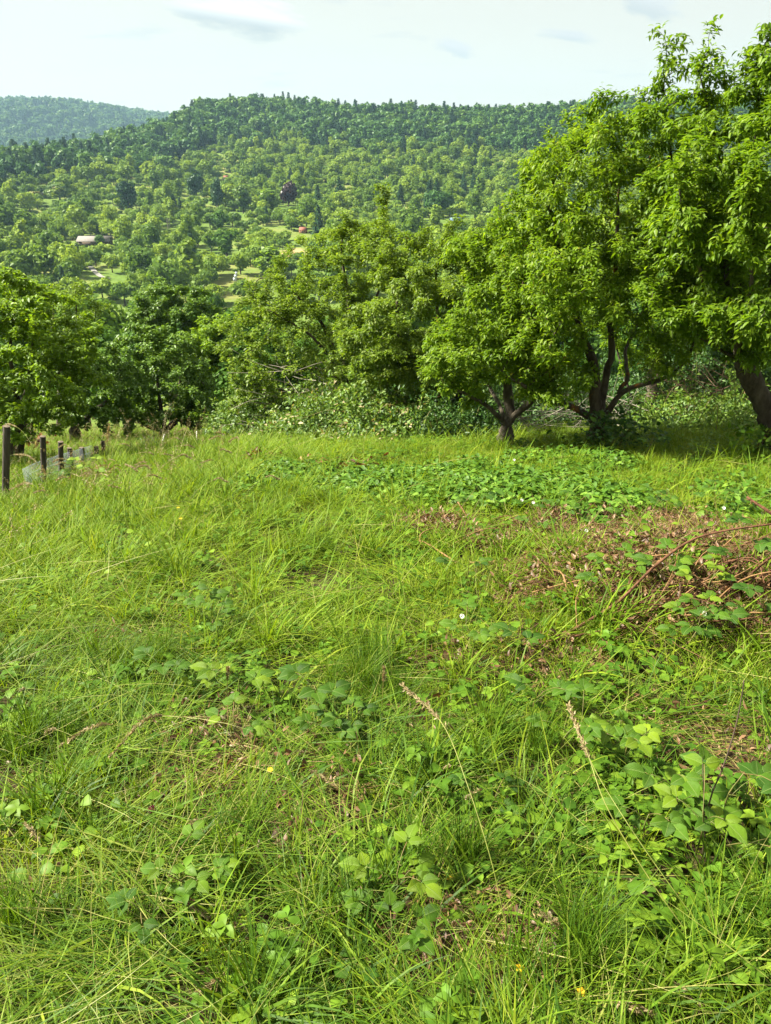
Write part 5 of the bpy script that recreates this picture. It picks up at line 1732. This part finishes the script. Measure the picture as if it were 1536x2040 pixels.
cane(GL([(1130, 1262, .03), (1230, 1200, .12), (1300, 1132, .26), (1370, 1080, .36), (1440, 1058, .42), (1545, 1043, .46)]), .0075, 'thickest reddish bramble cane, arching up out of the cut heap')
cane(GL([(1560, 1040, .30), (1530, 1018, .34), (1508, 1004, .36), (1488, 990, .38)]), .010, 'stiff dark red cane stub pointing up at the photo edge')
cane(GL([(1500, 1140, .25), (1536, 1110, .40), (1580, 1085, .45)]), .006, 'thin brown cane crossing below the arching cane at the photo edge')
cane(GL([(912, 1122, .03), (885, 1105, .06), (860, 1088, .08), (835, 1078, .05), (800, 1095, .03), (812, 1108, .03), (840, 1112, .02)]), .006, 'looped orange brown stem lying at the near end of the cut patch', 'palecane')
cane(GL([(845, 1100, .02), (838, 1065, .10), (880, 1050, .08), (930, 1062, .02)]), .005, 'thin orange stem curving over the grass beside the looped stem', 'palecane')
cane(GL([(935, 1120, .02), (960, 1122, .05), (985, 1118, .03)]), .005, 'short curved orange stem lying right of the looped stem', 'palecane')
cane(GL([(1130, 1195, .01), (1128, 1165, .10), (1118, 1140, .12), (1098, 1135, .06)]), .006, 'hooked pale brown stem standing in the cut patch', 'palecane')
cane(GL([(938, 1045, .02), (925, 1020, .10), (912, 1000, .16)]), .007, 'straight tan stalk leaning out of the ground cover edge', 'palecane', thorns=0)
cane(GL([(1140, 1010, .02), (1160, 995, .10), (1168, 990, .12), (1175, 1010, .04)]), .005, 'folded dark twig sticking up behind the cut patch', 'cane')
cane(GL([(1040, 1160, .03), (1100, 1158, .04), (1180, 1162, .03)]), .005, 'straight thin brown twig lying flat across the cut patch')
cane(GL([(1000, 1290, .02), (1110, 1275, .05), (1180, 1260, .07), (1250, 1252, .05), (1330, 1250, .04)]), .006, 'long orange brown stem lying in front of the cut heap', 'cane')
cane(GL([(1180, 1300, .02), (1230, 1255, .06), (1300, 1246, .06)]), .005, 'curved brown stem below the long orange stem')
cane(GL([(1210, 1365, .02), (1290, 1390, .05), (1340, 1405, .05), (1400, 1400, .04), (1480, 1360, .02)]), .005, 'dark red runner lying in the grass in front of the heap')
cane(GL([(1480, 1285, .03), (1500, 1262, .07), (1536, 1258, .08)]), .005, 'short orange stem curling at the right of the heap', 'palecane')
cane(GL([(1150, 1055, .03), (1250, 1068, .06), (1330, 1062, .05)]), .006, 'straight brown cane along the back of the cut patch')
cane(GL([(660, 1055, .02), (745, 1050, .04), (900, 1060, .02)]), .003, 'fine brown stalk lying in grass left of the cut patch', thorns=0)
for k in range(74):
    u = 1010 + 560 * rng.random(); v = 1075 + 190 * rng.random()
    if 33 < k < 48:
        u = 880 + 600 * rng.random(); v = 1040 + 60 * rng.random()
    elif (u - 1380) ** 2 / 300 ** 2 + (v - 1180) ** 2 / 90 ** 2 > 1.0 and rng.random() < .6:
        u = 1380 + 150 * rng.normal(); v = 1185 + 40 * rng.normal()
    v = min(v, 1300); u = min(u, 1600)
    if k >= 48:
        u = 1430 + 80 * rng.normal(); v = 1175 + 48 * rng.normal()
    p = G(u, v); a_ = rng.normal(0, .7); L_ = .18 + .40 * rng.random()
    dx = np.array([math.cos(a_), math.sin(a_), 0]) * L_ / 2
    pts = [p - dx, p + [rng.normal() * .04, rng.normal() * .04, 0], p + dx]
    pts = np.array([[q[0], q[1], H(q[0], q[1]) + h] for q, h in zip(pts, (.02 + .05 * rng.random(), .05 + .10 * rng.random(), .02 + (.09 if k < 48 else .22) * rng.random()))])
    back = 33 < k < 48
    cane(pts, .002 + .0022 * rng.random(), 'short dry bramble twig along the back of the cut patch' if back else 'dry bramble twig lying in the brown cut heap', 'palecane' if rng.random() < .4 else 'cane',
         'twigs along the back of the cut patch' if back else 'twigs in the brown cut heap', thorns=4)


# ------------------------------------------------------------------ leafy bramble shoots and other single plants
def leaflet_mesh(seed, tint):
    """A toothed, folded leaflet one unit long: 44 triangles."""
    r = np.random.default_rng(seed)
    k = 7
    t = np.linspace(0, 1, k)
    wdt = .40 * np.sin(np.pi * t ** .80) ** .85
    wdt[0] = .03; wdt[-1] = 0.02
    V = []
    for q in range(k):
        zc = .05 * math.sin(t[q] * 3.1) - .08 * t[q] ** 2
        w_ = wdt[q] * (1.0 if q % 2 else .88)
        V += [(t[q] - (.03 if q % 2 else 0), w_, zc + .09 * w_ * 2 - .05 * (q % 2)), (t[q], w_ * .5, zc + .10 * w_ + .02 * (q % 2)), (t[q], 0, zc - .02),
              (t[q], -w_ * .5, zc + .10 * w_ + .02 * (q % 2)), (t[q] - (.03 if q % 2 else 0), -w_, zc + .09 * w_ * 2 - .05 * (q % 2))]
    F_ = [(a * 5 + c, a * 5 + c + 1, a * 5 + 6 + c, a * 5 + 5 + c) for a in range(k - 1) for c in range(4)]
    F_ = [f[::-1] for f in F_]
    V = np.array(V); V[:, 2] += (r.random(len(V)) - .5) * .02
    return mesh('leaflet', V, np.array(F_)[:, ::-1], M['bramble'], np.full(len(V), tint), smooth_=True)


LEAFLETS = [leaflet_mesh(600 + q, q / 5) for q in range(6)]


def frame(d, n):
    d = unit(d); s = unit(np.cross(n, d)); u2 = np.cross(d, s)
    return Matrix(((d[0], s[0], u2[0]), (d[1], s[1], u2[1]), (d[2], s[2], u2[2])))


def bramble_plant(u, v, h, nleaf, L, tone, label, seed, name='bramble_shoot', spread=.16, stem='greencane', lean=None):
    """A leafy shoot: cane > and compound leaves, each with three to five leaflets of its own."""
    r = np.random.default_rng(seed)
    c = G(u, v, h)                            # centre of the foliage
    b = np.array([c[0] + (r.random() - .5) * .1, c[1] + .03, 0]); b[2] = H(b[0], b[1])
    root = thing(name, label, 'plant', b)
    tip = c - b + np.array([(r.random() - .5) * spread, (r.random() - .5) * spread, h * .25])
    if lean is not None: tip = tip + np.array(lean)
    pts = spline([(0, 0, -.02), tip * .5 + np.array([(r.random() - .5) * .06, 0, h * .12]), tip], 9)
    g = Geo(); V, Fq = tube(pts, np.linspace(.0035, .0015, 9), 5); g.add(V, Fq)
    obj('stem', g.build('stem', M[stem], True), root)
    for k in range(nleaf):
        s = pts[int(8 * (0.35 + .65 * (k + 1) / nleaf))]
        a_ = k * 2.4 + r.random() * .8
        out = np.array([math.cos(a_), math.sin(a_) * .8, .35 + .5 * r.random()])
        pl = spread * (.45 + .6 * r.random())
        e = s + unit(out) * pl
        g = Geo(); V, Fq = tube(spline([s, (s + e) / 2 + [0, 0, .012], e], 5) - s, np.full(5, .0011), 4); g.add(V, Fq)
        lf = obj('leaf', g.build('leaf_stalk', M[stem]), root)
        lf.location = s
        nl = 5 if r.random() < .3 else 3
        fl = unit(np.array([out[0], out[1], 0])); sd = np.array([-fl[1], fl[0], 0])
        nrm = unit(np.array([0, -.35, 1.0]) + (r.random(3) - .5) * .7)
        for q in range(nl):
            ang = (q - (nl - 1) / 2) * (1.15 if nl == 3 else .85)
            d_ = fl * math.cos(ang) + sd * math.sin(ang) + np.array([0, 0, -.12 + .30 * r.random()])
            me_ = LEAFLETS[int(np.clip(tone * 5 + r.normal(0, .7), 0, 5))]
            o = obj('leaflet', me_, lf)
            s_ = L * (1.0 if q == nl // 2 else .82) * (.85 + .3 * r.random())
            o.matrix_local = Matrix.Translation(Vector(e - s + unit(d_) * L * (.28 if q == nl // 2 else .08))) @ frame(d_, nrm).to_4x4() @ Matrix.Diagonal((s_, s_ * .95, s_, 1))
    return root


BR = [  # u, v, height, leaves, leaflet length, tone, label
    (488, 1385, .16, 2, .085, .75, 'bramble shoot with pale ribbed leaflets, just left of the dark glossy shoot'),
    (590, 1395, .16, 3, .090, .35, 'bramble shoot with dark glossy upright leaflets in the foreground'),
    (485, 1465, .09, 4, .065, .60, 'low bramble shoot with ribbed leaflets above the bent seed heads'),
    (680, 1440, .10, 5, .060, .25, 'dark bramble shoot trailing right of the glossy shoot'),
    (640, 1470, .07, 3, .060, .30, 'dark bramble leaves hanging on a thorny runner'),
    (350, 1345, .14, 3, .075, .45, 'bramble shoot in the upright grass left of the pale ribbed shoot'),
    (425, 1370, .10, 3, .045, .95, 'small yellow green leafy tip beside the pale ribbed shoot'),
    (1075, 1392, .16, 3, .075, .25, 'bramble shoot with two dark round leaflets in the middle foreground'),
    (1130, 1470, .14, 4, .060, .45, 'bramble shoot crossed by the long tan grass stalk'),
    (1225, 1488, .12, 3, .065, .50, 'bramble shoot right of the long tan stalk'),
    (1285, 1505, .14, 3, .070, .95, 'yellow green bramble tip beside the bare soil on the right'),
    (1360, 1600, .20, 3, .070, .40, 'leafy shoot left of the tall dark stem'),
    (1420, 1630, .24, 4, .070, .85, 'bright young leaves at the foot of the tall dark stem'),
    (1490, 1590, .22, 3, .085, .15, 'dark bramble leaf cluster right of the tall dark stem'),
    (1470, 1680, .15, 3, .075, .35, 'broad bramble leaves low at the right photo edge'),
    (1330, 1660, .12, 3, .070, .40, 'bramble leaves under the long tan stalk, at right'),
    (755, 1770, .14, 4, .060, .85, 'bright toothed leaves in the lower middle foreground'),
    (785, 1850, .08, 4, .060, .50, 'toothed leaves just above the bare soil hollow'),
    (345, 1762, .14, 4, .055, .70, 'three toothed leaves above the crimson flower head'),
    (285, 1840, .08, 3, .055, .30, 'dim green leaves sunk in the grass below the toothed leaves'),
    (1010, 1600, .06, 4, .045, .25, 'dark round leaves in the middle foreground grass'),
    (945, 1275, .18, 4, .065, .55, 'bramble shoot with spread leaves in front of the cut patch'),
    (1015, 1290, .14, 2, .080, .20, 'single dark oval leaf shoot in front of the cut patch'),
    (385, 1195, .22, 4, .070, .55, 'leafy shoot standing alone in the bright grass at left'),
    (415, 1240, .14, 4, .060, .45, 'lower leafy shoot beside the lone shoot at left'),
    (915, 1130, .16, 3, .065, .30, 'small dark shoot at the tip of the looped orange stem'),
    (1235, 1122, .14, 4, .075, .55, 'broad leaves on the upper left of the brown heap'),
    (1310, 1130, .14, 4, .080, .50, 'broad leaves beside the arching cane on the brown heap'),
    (1195, 1180, .10, 3, .070, .45, 'leaves on the near left side of the brown heap'),
    (1420, 1160, .18, 5, .065, .90, 'yellow green shoot below the arching cane'),
    (1395, 1215, .18, 5, .070, .65, 'tall leafy shoot in front of the brown heap'),
    (1375, 1270, .12, 6, .080, .25, 'dark bushy shoot at the near foot of the brown heap'),
    (1500, 1110, .26, 4, .085, .15, 'dark broad leaves hanging under the arching cane'),
    (1510, 1210, .18, 5, .080, .20, 'dark leafy shoot at the right end of the brown heap'),
    (1110, 1010, .16, 4, .070, .35, 'bramble shoot standing at the near edge of the ground cover'),
    (945, 1008, .14, 3, .070, .25, 'dark leaves beside the leaning tan stalk'),
    (1320, 1000, .18, 5, .075, .30, 'bramble shoot behind the heap, in bright grass'),
    (1430, 985, .20, 5, .070, .35, 'bramble shoot behind the arching cane'),
    (1225, 1050, .12, 4, .070, .55, 'leaves on the back edge of the cut patch'),
    (1060, 1045, .12, 4, .060, .30, 'leaf tuft between the ground cover and the twigs'),
    (1290, 880, .22, 4, .085, .10, 'dark shoot under the sunlit bramble mound'),
    (190, 935, .36, 5, .085, .98, 'bright yellow green leaves in front of the wire netting'),
    (105, 950, .20, 4, .09, .30, 'green leaves at the foot of the wire netting'),
]
for q, (u, v, h, nl, L_, tone, lb) in enumerate(BR):
    L_ *= .82; h *= .8
    bramble_plant(u, v, h, nl, L_, tone, lb, 700 + q, spread=.10 + .25 * L_)

# tall dark stem on the right
cane(GL([(1400, 1700, .02), (1412, 1600, .18), (1440, 1530, .28), (1465, 1450, .38), (1478, 1385, .46), (1482, 1355, .50)]), .0025, 'tall thin dark stem rising from the leafy clump at lower right', 'darkstem', thorns=0, name='tall_stem')
cane(GL([(1405, 1700, .02), (1402, 1590, .20), (1398, 1500, .30), (1385, 1455, .36)]), .0018, 'thinner dark stem left of the tall dark stem', 'darkstem', thorns=0, name='tall_stem')


# ------------------------------------------------------------------ grass stalks with seed heads
def stalk(pts, head_frac, label, fat=.007, rad=.0014, mat='straw', seed=1, tone=(.2, 1), group=None):
    r = np.random.default_rng(seed)
    pts = np.asarray(pts, float); b = pts[0].copy()
    root = thing('grass_stalk', label, 'grass stalk', b, group)
    n = 22
    sp = spline(pts, n) - b
    g = Geo(); V, Fq = tube(sp, np.linspace(rad, rad * .6, n), 4); g.add(V, Fq, np.linspace(.2, .9, len(V)))
    obj('stem', g.build('stem', M[mat], True), root)
    k0 = int(n * (1 - head_frac)) - 1
    Ls = np.linalg.norm(np.diff(sp[k0:], axis=0), axis=1).sum()
    m = int(40 + 700 * Ls)
    t = k0 + (n - 1 - k0) * r.random(m)
    c = np.stack([np.interp(t, np.arange(n), sp[:, a]) for a in range(3)], -1)
    tan = unit(np.gradient(sp, axis=0))[np.clip(t.astype(int), 0, n - 1)]
    prof = fat * np.sin(np.pi * np.clip((t - k0) / (n - 1 - k0), .06, .96)) ** .6
    D = unit(tan + r.normal(0, .45, (m, 3)))
    c = c + unit(r.normal(size=(m, 3))) * prof[:, None] * (.2 + .6 * r.random((m, 1)))
    g = Geo(); leaves(g, c, D, r.normal(size=(m, 3)), .010 + .007 * r.random(m), .34, tone[0] + (tone[1] - tone[0]) * r.random(m), T2)
    obj('seed_head', g.build('seed_head', M['seed']), root)


stalk(GL([(330, 1530, .02), (290, 1470, .10), (230, 1445, .15), (180, 1450, .16), (118, 1488, .10)]), .42, 'bent straw stalk with a drooping tan seed head, nearest the left photo edge', .008, seed=1)
stalk(GL([(470, 1500, .02), (400, 1440, .12), (330, 1425, .17), (285, 1437, .18), (218, 1508, .11)]), .42, 'bent straw stalk with the longest drooping tan seed head', .009, seed=2)
stalk(GL([(660, 1530, .01), (630, 1505, .05), (600, 1499, .06), (540, 1502, .05)]), .5, 'short green seed head lying under the dark bramble shoots', .008, seed=3, tone=(0, .4))
stalk(GL([(1400, 1900, .02), (1300, 1760, .14), (1210, 1610, .26), (1170, 1500, .34), (1132, 1405, .40)]), .22, 'long tan grass stalk slanting up with seed head, right of centre', .006, .002, seed=4)
stalk(GL([(1420, 1880, .02), (1290, 1700, .16), (1200, 1560, .24), (1160, 1480, .30)]), .1, 'second long tan stalk lying along the slanting one', .004, .0016, seed=5)
stalk(GL([(1010, 1860, .02), (980, 1720, .16), (930, 1560, .28), (880, 1440, .34), (800, 1365, .38)]), .2, 'long green stalk with a thin seed head slanting up at centre', .005, .0018, seed=6)
stalk(GL([(720, 1600, .02), (690, 1580, .05), (655, 1555, .07), (620, 1535, .07)]), .5, 'short tan seed head lying beside the yellow flower', .006, seed=7)
stalk(GL([(540, 1900, .01), (510, 1870, .04), (480, 1848, .05), (470, 1842, .05)]), .5, 'small fluffy seed head in the lower left grass', .007, seed=8)
stalk(GL([(500, 1860, .02), (460, 1920, .06), (430, 1955, .08), (398, 1978, .07)]), .4, 'drooping fluffy seed head near the bottom, left of centre', .008, seed=9)
stalk(GL([(1120, 1930, .02), (1180, 1975, .06), (1240, 2000, .08), (1300, 2018, .07)]), .45, 'tan seed head at the bottom photo edge, right of centre', .009, seed=10)
stalk(GL([(1160, 1900, .02), (1120, 1850, .10), (1080, 1822, .12)]), .45, 'feathery pale seed head above the bottom tussock', .009, seed=11)
stalk(GL([(600, 1740, .01), (580, 1700, .06), (552, 1678, .08)]), .6, 'pinkish tan seed head in the hollow at lower left', .008, seed=12)
stalk(GL([(100, 1720, .02), (85, 1690, .06), (68, 1660, .08), (50, 1640, .08)]), .5, 'small tan seed head at the left, below the drooping pair', .006, seed=13)
stalk(GL([(450, 1390, .02), (453, 1360, .12), (454, 1330, .20)]), .4, 'upright tan seed head above the pale ribbed shoot', .006, seed=14)
stalk(GL([(760, 1440, .02), (762, 1390, .16), (765, 1330, .28)]), .2, 'upright thin stalk with tan head beside the centre tussock', .006, seed=15)
stalk(GL([(1290, 1800, .02), (1275, 1775, .05), (1262, 1757, .06)]), .6, 'small tan seed head under the slanting stalks', .006, seed=16)
stalk(GL([(90, 960, .05), (70, 900, .42), (45, 860, .60), (20, 845, .66), (5, 850, .62)]), .35, 'arching pale seed head above the first dark fence post', .010, seed=17, tone=(.4, 1))
stalk(GL([(100, 990, .05), (85, 940, .30), (60, 910, .42), (30, 905, .44)]), .4, 'pale drooping seed head left of the netting', .010, seed=18, tone=(.4, 1))
stalk(GL([(60, 1040, .05), (80, 985, .34), (55, 962, .42), (20, 975, .38)]), .4, 'pale drooping seed head low at the left photo edge', .010, seed=19, tone=(.4, 1))
stalk(GL([(100, 985, .05), (92, 950, .22), (84, 928, .34)]), .4, 'short white tan seed head right of the first posts', .012, seed=20, tone=(.6, 1))
stalk(GL([(230, 980, .05), (215, 930, .40), (214, 880, .66), (218, 845, .80)]), .3, 'tallest upright grass stalk beside the last fence post', .008, seed=21)
stalk(GL([(300, 1010, .05), (290, 960, .28), (270, 935, .38), (250, 925, .40)]), .4, 'arching tan seed head right of the netting', .010, seed=22)
for q in range(26):
    u = 150 + 330 * rng.random(); v = 905 + 130 * rng.random()
    h = .25 + .25 * rng.random(); du = rng.normal(0, 22)
    p0 = G(u, v + 30)
    p1 = p0 + [du * .004, rng.normal() * .05, h * .7]; p2 = p0 + [du * .010, rng.normal() * .08, h]; p3 = p2 + [np.sign(du) * .08, 0, -.02]
    stalk([p0, p1, p2, p3], .35, 'tan grass stalk nodding in the tall grass at the left', .008, seed=50 + q, tone=(.3, 1), group='nodding stalks in the tall grass')
for q in range(11):
    u = 60 + 1400 * rng.random(); v = 1250 + 700 * rng.random()
    a_ = rng.random() * 6.283; L_ = .16 + .22 * rng.random(); p0 = G(u, v)
    d_ = np.array([math.cos(a_), math.sin(a_) * .6, 0]) * L_
    pts = [p0 + [0, 0, .01], p0 + d_ * .5 + [0, 0, .10], p0 + d_ + [0, 0, .10], p0 + d_ * 1.25 + [0, 0, .06]]
    stalk(pts, .3, 'small straw seed head lying in the foreground grass', .005, .001, seed=90 + q, group='small seed heads in the foreground')

# ------------------------------------------------------------------ flowers and odd plants
def flower(kind, u, v, h, label, seed):
    r = np.random.default_rng(seed)
    c = G(u, v, h); b = np.array([c[0], c[1] + .01, float(H(c[0], c[1] + .01))])
    nm = {'white': 'bindweed_flower', 'yellow': 'buttercup', 'crimson': 'clover_head'}[kind]
    root = thing(nm, label, 'flower', b)
    t = c - b
    g = Geo(); V, Fq = tube(spline([(0, 0, -.01), t * .5 + [.006, 0, 0], t], 6), np.full(6, .0011), 4); g.add(V, Fq); obj('stem', g.build('stem', M['greencane'], True), root)
    if kind == 'white':                        # open funnel
        ang = np.linspace(0, 2 * math.pi, 13)[:-1]
        ax = unit([.2 * r.normal(), -.8, .6]); s1 = unit(np.cross(ax, [0, 0, 1])); s2 = np.cross(ax, s1)
        ring = lambda d_, rad: t + ax * d_ + rad * (np.cos(ang)[:, None] * s1 + np.sin(ang)[:, None] * s2)
        V = np.concatenate([ring(0, .002), ring(.010, .004), ring(.017, .010)])
        i_ = np.arange(12); j_ = (i_ + 1) % 12
        F_ = np.concatenate([np.stack([i_ + o_, j_ + o_, j_ + o_ + 12, i_ + o_ + 12], -1) for o_ in (0, 12)])
        g = Geo(); g.add(V, F_, .5); obj('petal', g.build('petal', M['petal'], True), root)
    elif kind == 'yellow':
        for q in range(5):
            a_ = q * 1.2566
            g = Geo(); leaves(g, [t], [[math.cos(a_), math.sin(a_), .5]], [[0, 0, 1]], .012, .9, .5, T8); obj('petal', g.build('petal', M['yellow']), root)
    else:
        m = 70; q = unit(r.normal(size=(m, 3)))
        g = Geo(); leaves(g, t + q * .004, q, r.normal(size=(m, 3)), .010, .35, r.random(m), T2); obj('flower_head', g.build('flower_head', M['crimson']), root)


FL = [('white', 1038, 997, .12, 'white bindweed flower at the edge of the ground cover, left of a pair'), ('white', 1062, 1002, .12, 'white bindweed flower at the edge of the ground cover, right of a pair'),
      ('white', 1024, 917, .14, 'tiny white flower at the back of the ground cover'), ('white', 1440, 1013, .18, 'white bindweed flower behind the arching cane'), ('white', 1333, 1104, .12, 'white flower on top of the brown heap'),
      ('white', 920, 1228, .14, 'white flower in the grass in front of the looped stem'), ('white', 1165, 1058, .12, 'white flower among leaves at the back of the cut patch'), ('white', 1400, 1222, .12, 'white folded bloom in the leafy shoot by the heap'),
      ('yellow', 360, 1034, .20, 'yellow buttercup in the bright grass at left'), ('yellow', 355, 1012, .22, 'second yellow buttercup just above the first one'), ('yellow', 538, 1535, .07, 'yellow buttercup in the foreground, left of centre'),
      ('yellow', 1036, 1930, .06, 'yellow buttercup beside the bare soil at the bottom'), ('yellow', 1158, 1978, .06, 'small yellow bud near the bottom photo edge'), ('yellow', 893, 1750, .04, 'orange yellow bloom in the lower middle grass'),
      ('crimson', 380, 1801, .06, 'dark crimson clover head in the lower left grass'), ('crimson', 303, 1612, .08, 'small dark red clover head below the drooping seed heads')]
for q, (kd_, u, v, h, lb) in enumerate(FL):
    flower(kd_, u, v, h, lb, 800 + q)


def leafy_clump(name, label, u, v, w, h, n, L_, mat, seed, cat='plant', wid=.4):
    r = np.random.default_rng(seed)
    b = G(u, v)
    root = thing(name, label, cat, b)
    g = Geo()
    p = np.stack([r.normal(0, w * .5, n), r.normal(0, w * .4, n), h * r.random(n) ** .8], -1)
    az_ = r.random(n) * 6.283
    D = np.stack([np.cos(az_), np.sin(az_), r.normal(0, .6, n)], -1)
    leaves(g, p, D, r.normal(size=(n, 3)) + [0, 0, .8], L_ * (.6 + .7 * r.random(n)), wid, r.random(n), T8)
    f = obj('foliage', g.build('foliage', M[mat]), root); f['kind'] = 'stuff'
    for k in range(5):
        e = np.array([r.normal(0, w * .4), r.normal(0, w * .3), h * (.6 + .4 * r.random())])
        g = Geo(); V, Fq = tube(spline([(e[0] * .3, e[1] * .3, -.02), e * .6, e], 6), np.linspace(.004, .002, 6), 4); g.add(V, Fq); obj('stem', g.build('stem', M['cane'], True), root)


leafy_clump('dock_plant', 'rust and yellow coloured leafy plant behind the first fence post', 70, 915, .22, .50, 90, .11, 'rust', 61)
leafy_clump('dry_plant', 'small reddish brown dried plant at the far end of the ground cover', 513, 925, .14, .14, 80, .05, 'rust', 62)
leafy_clump('dry_plant', 'reddish brown withered leaves inside the ground cover patch', 690, 945, .26, .14, 90, .05, 'rust', 63)
leafy_clump('dry_plant', 'reddish withered leaves at the left of the ground cover', 620, 935, .12, .12, 40, .05, 'rust', 66)
leafy_clump('nettle_clump', 'dark green nettles growing round the forked cherry trunk', 1215, 900, .40, .38, 520, .07, 'bushdark', 64, wid=.5)
leafy_clump('nettle_clump', 'leafy weeds at the foot of the tallest cherry trunk', 1500, 915, .26, .30, 260, .07, 'herb', 65, wid=.5)
leafy_clump('weed_tuft', 'dark leafy tuft in the tall grass right of the netting', 300, 905, .16, .28, 120, .06, 'bushdark', 67, wid=.5)
leafy_clump('tan_tuft', 'tan dry tuft of grass in front of the netting', 205, 975, .22, .22, 170, .10, 'seed', 68, wid=.07)

# ------------------------------------------------------------------ air
g = Geo()
box(g, (0, 1250, 118), (4200, 3100, 340))
hz = obj('haze', g.build('haze', []) if False else mesh('haze', np.concatenate(g.V), np.concatenate(g.F), []))
hm, ht, ho = new_mat('valley_haze')
pv = N(ht, 'ShaderNodeVolumePrincipled')
pv.inputs['Color'].default_value = (0.45, 0.72, 1.0, 1)
pv.inputs['Density'].default_value = 0.00012
pv.inputs['Anisotropy'].default_value = 0.2
ht.links.new(pv.outputs[0], ho.inputs['Volume'])
hz.data.materials.append(hm)
tag(hz, kind='stuff', label='thin pale haze lying over the valley')
hz.display_type = 'WIRE'
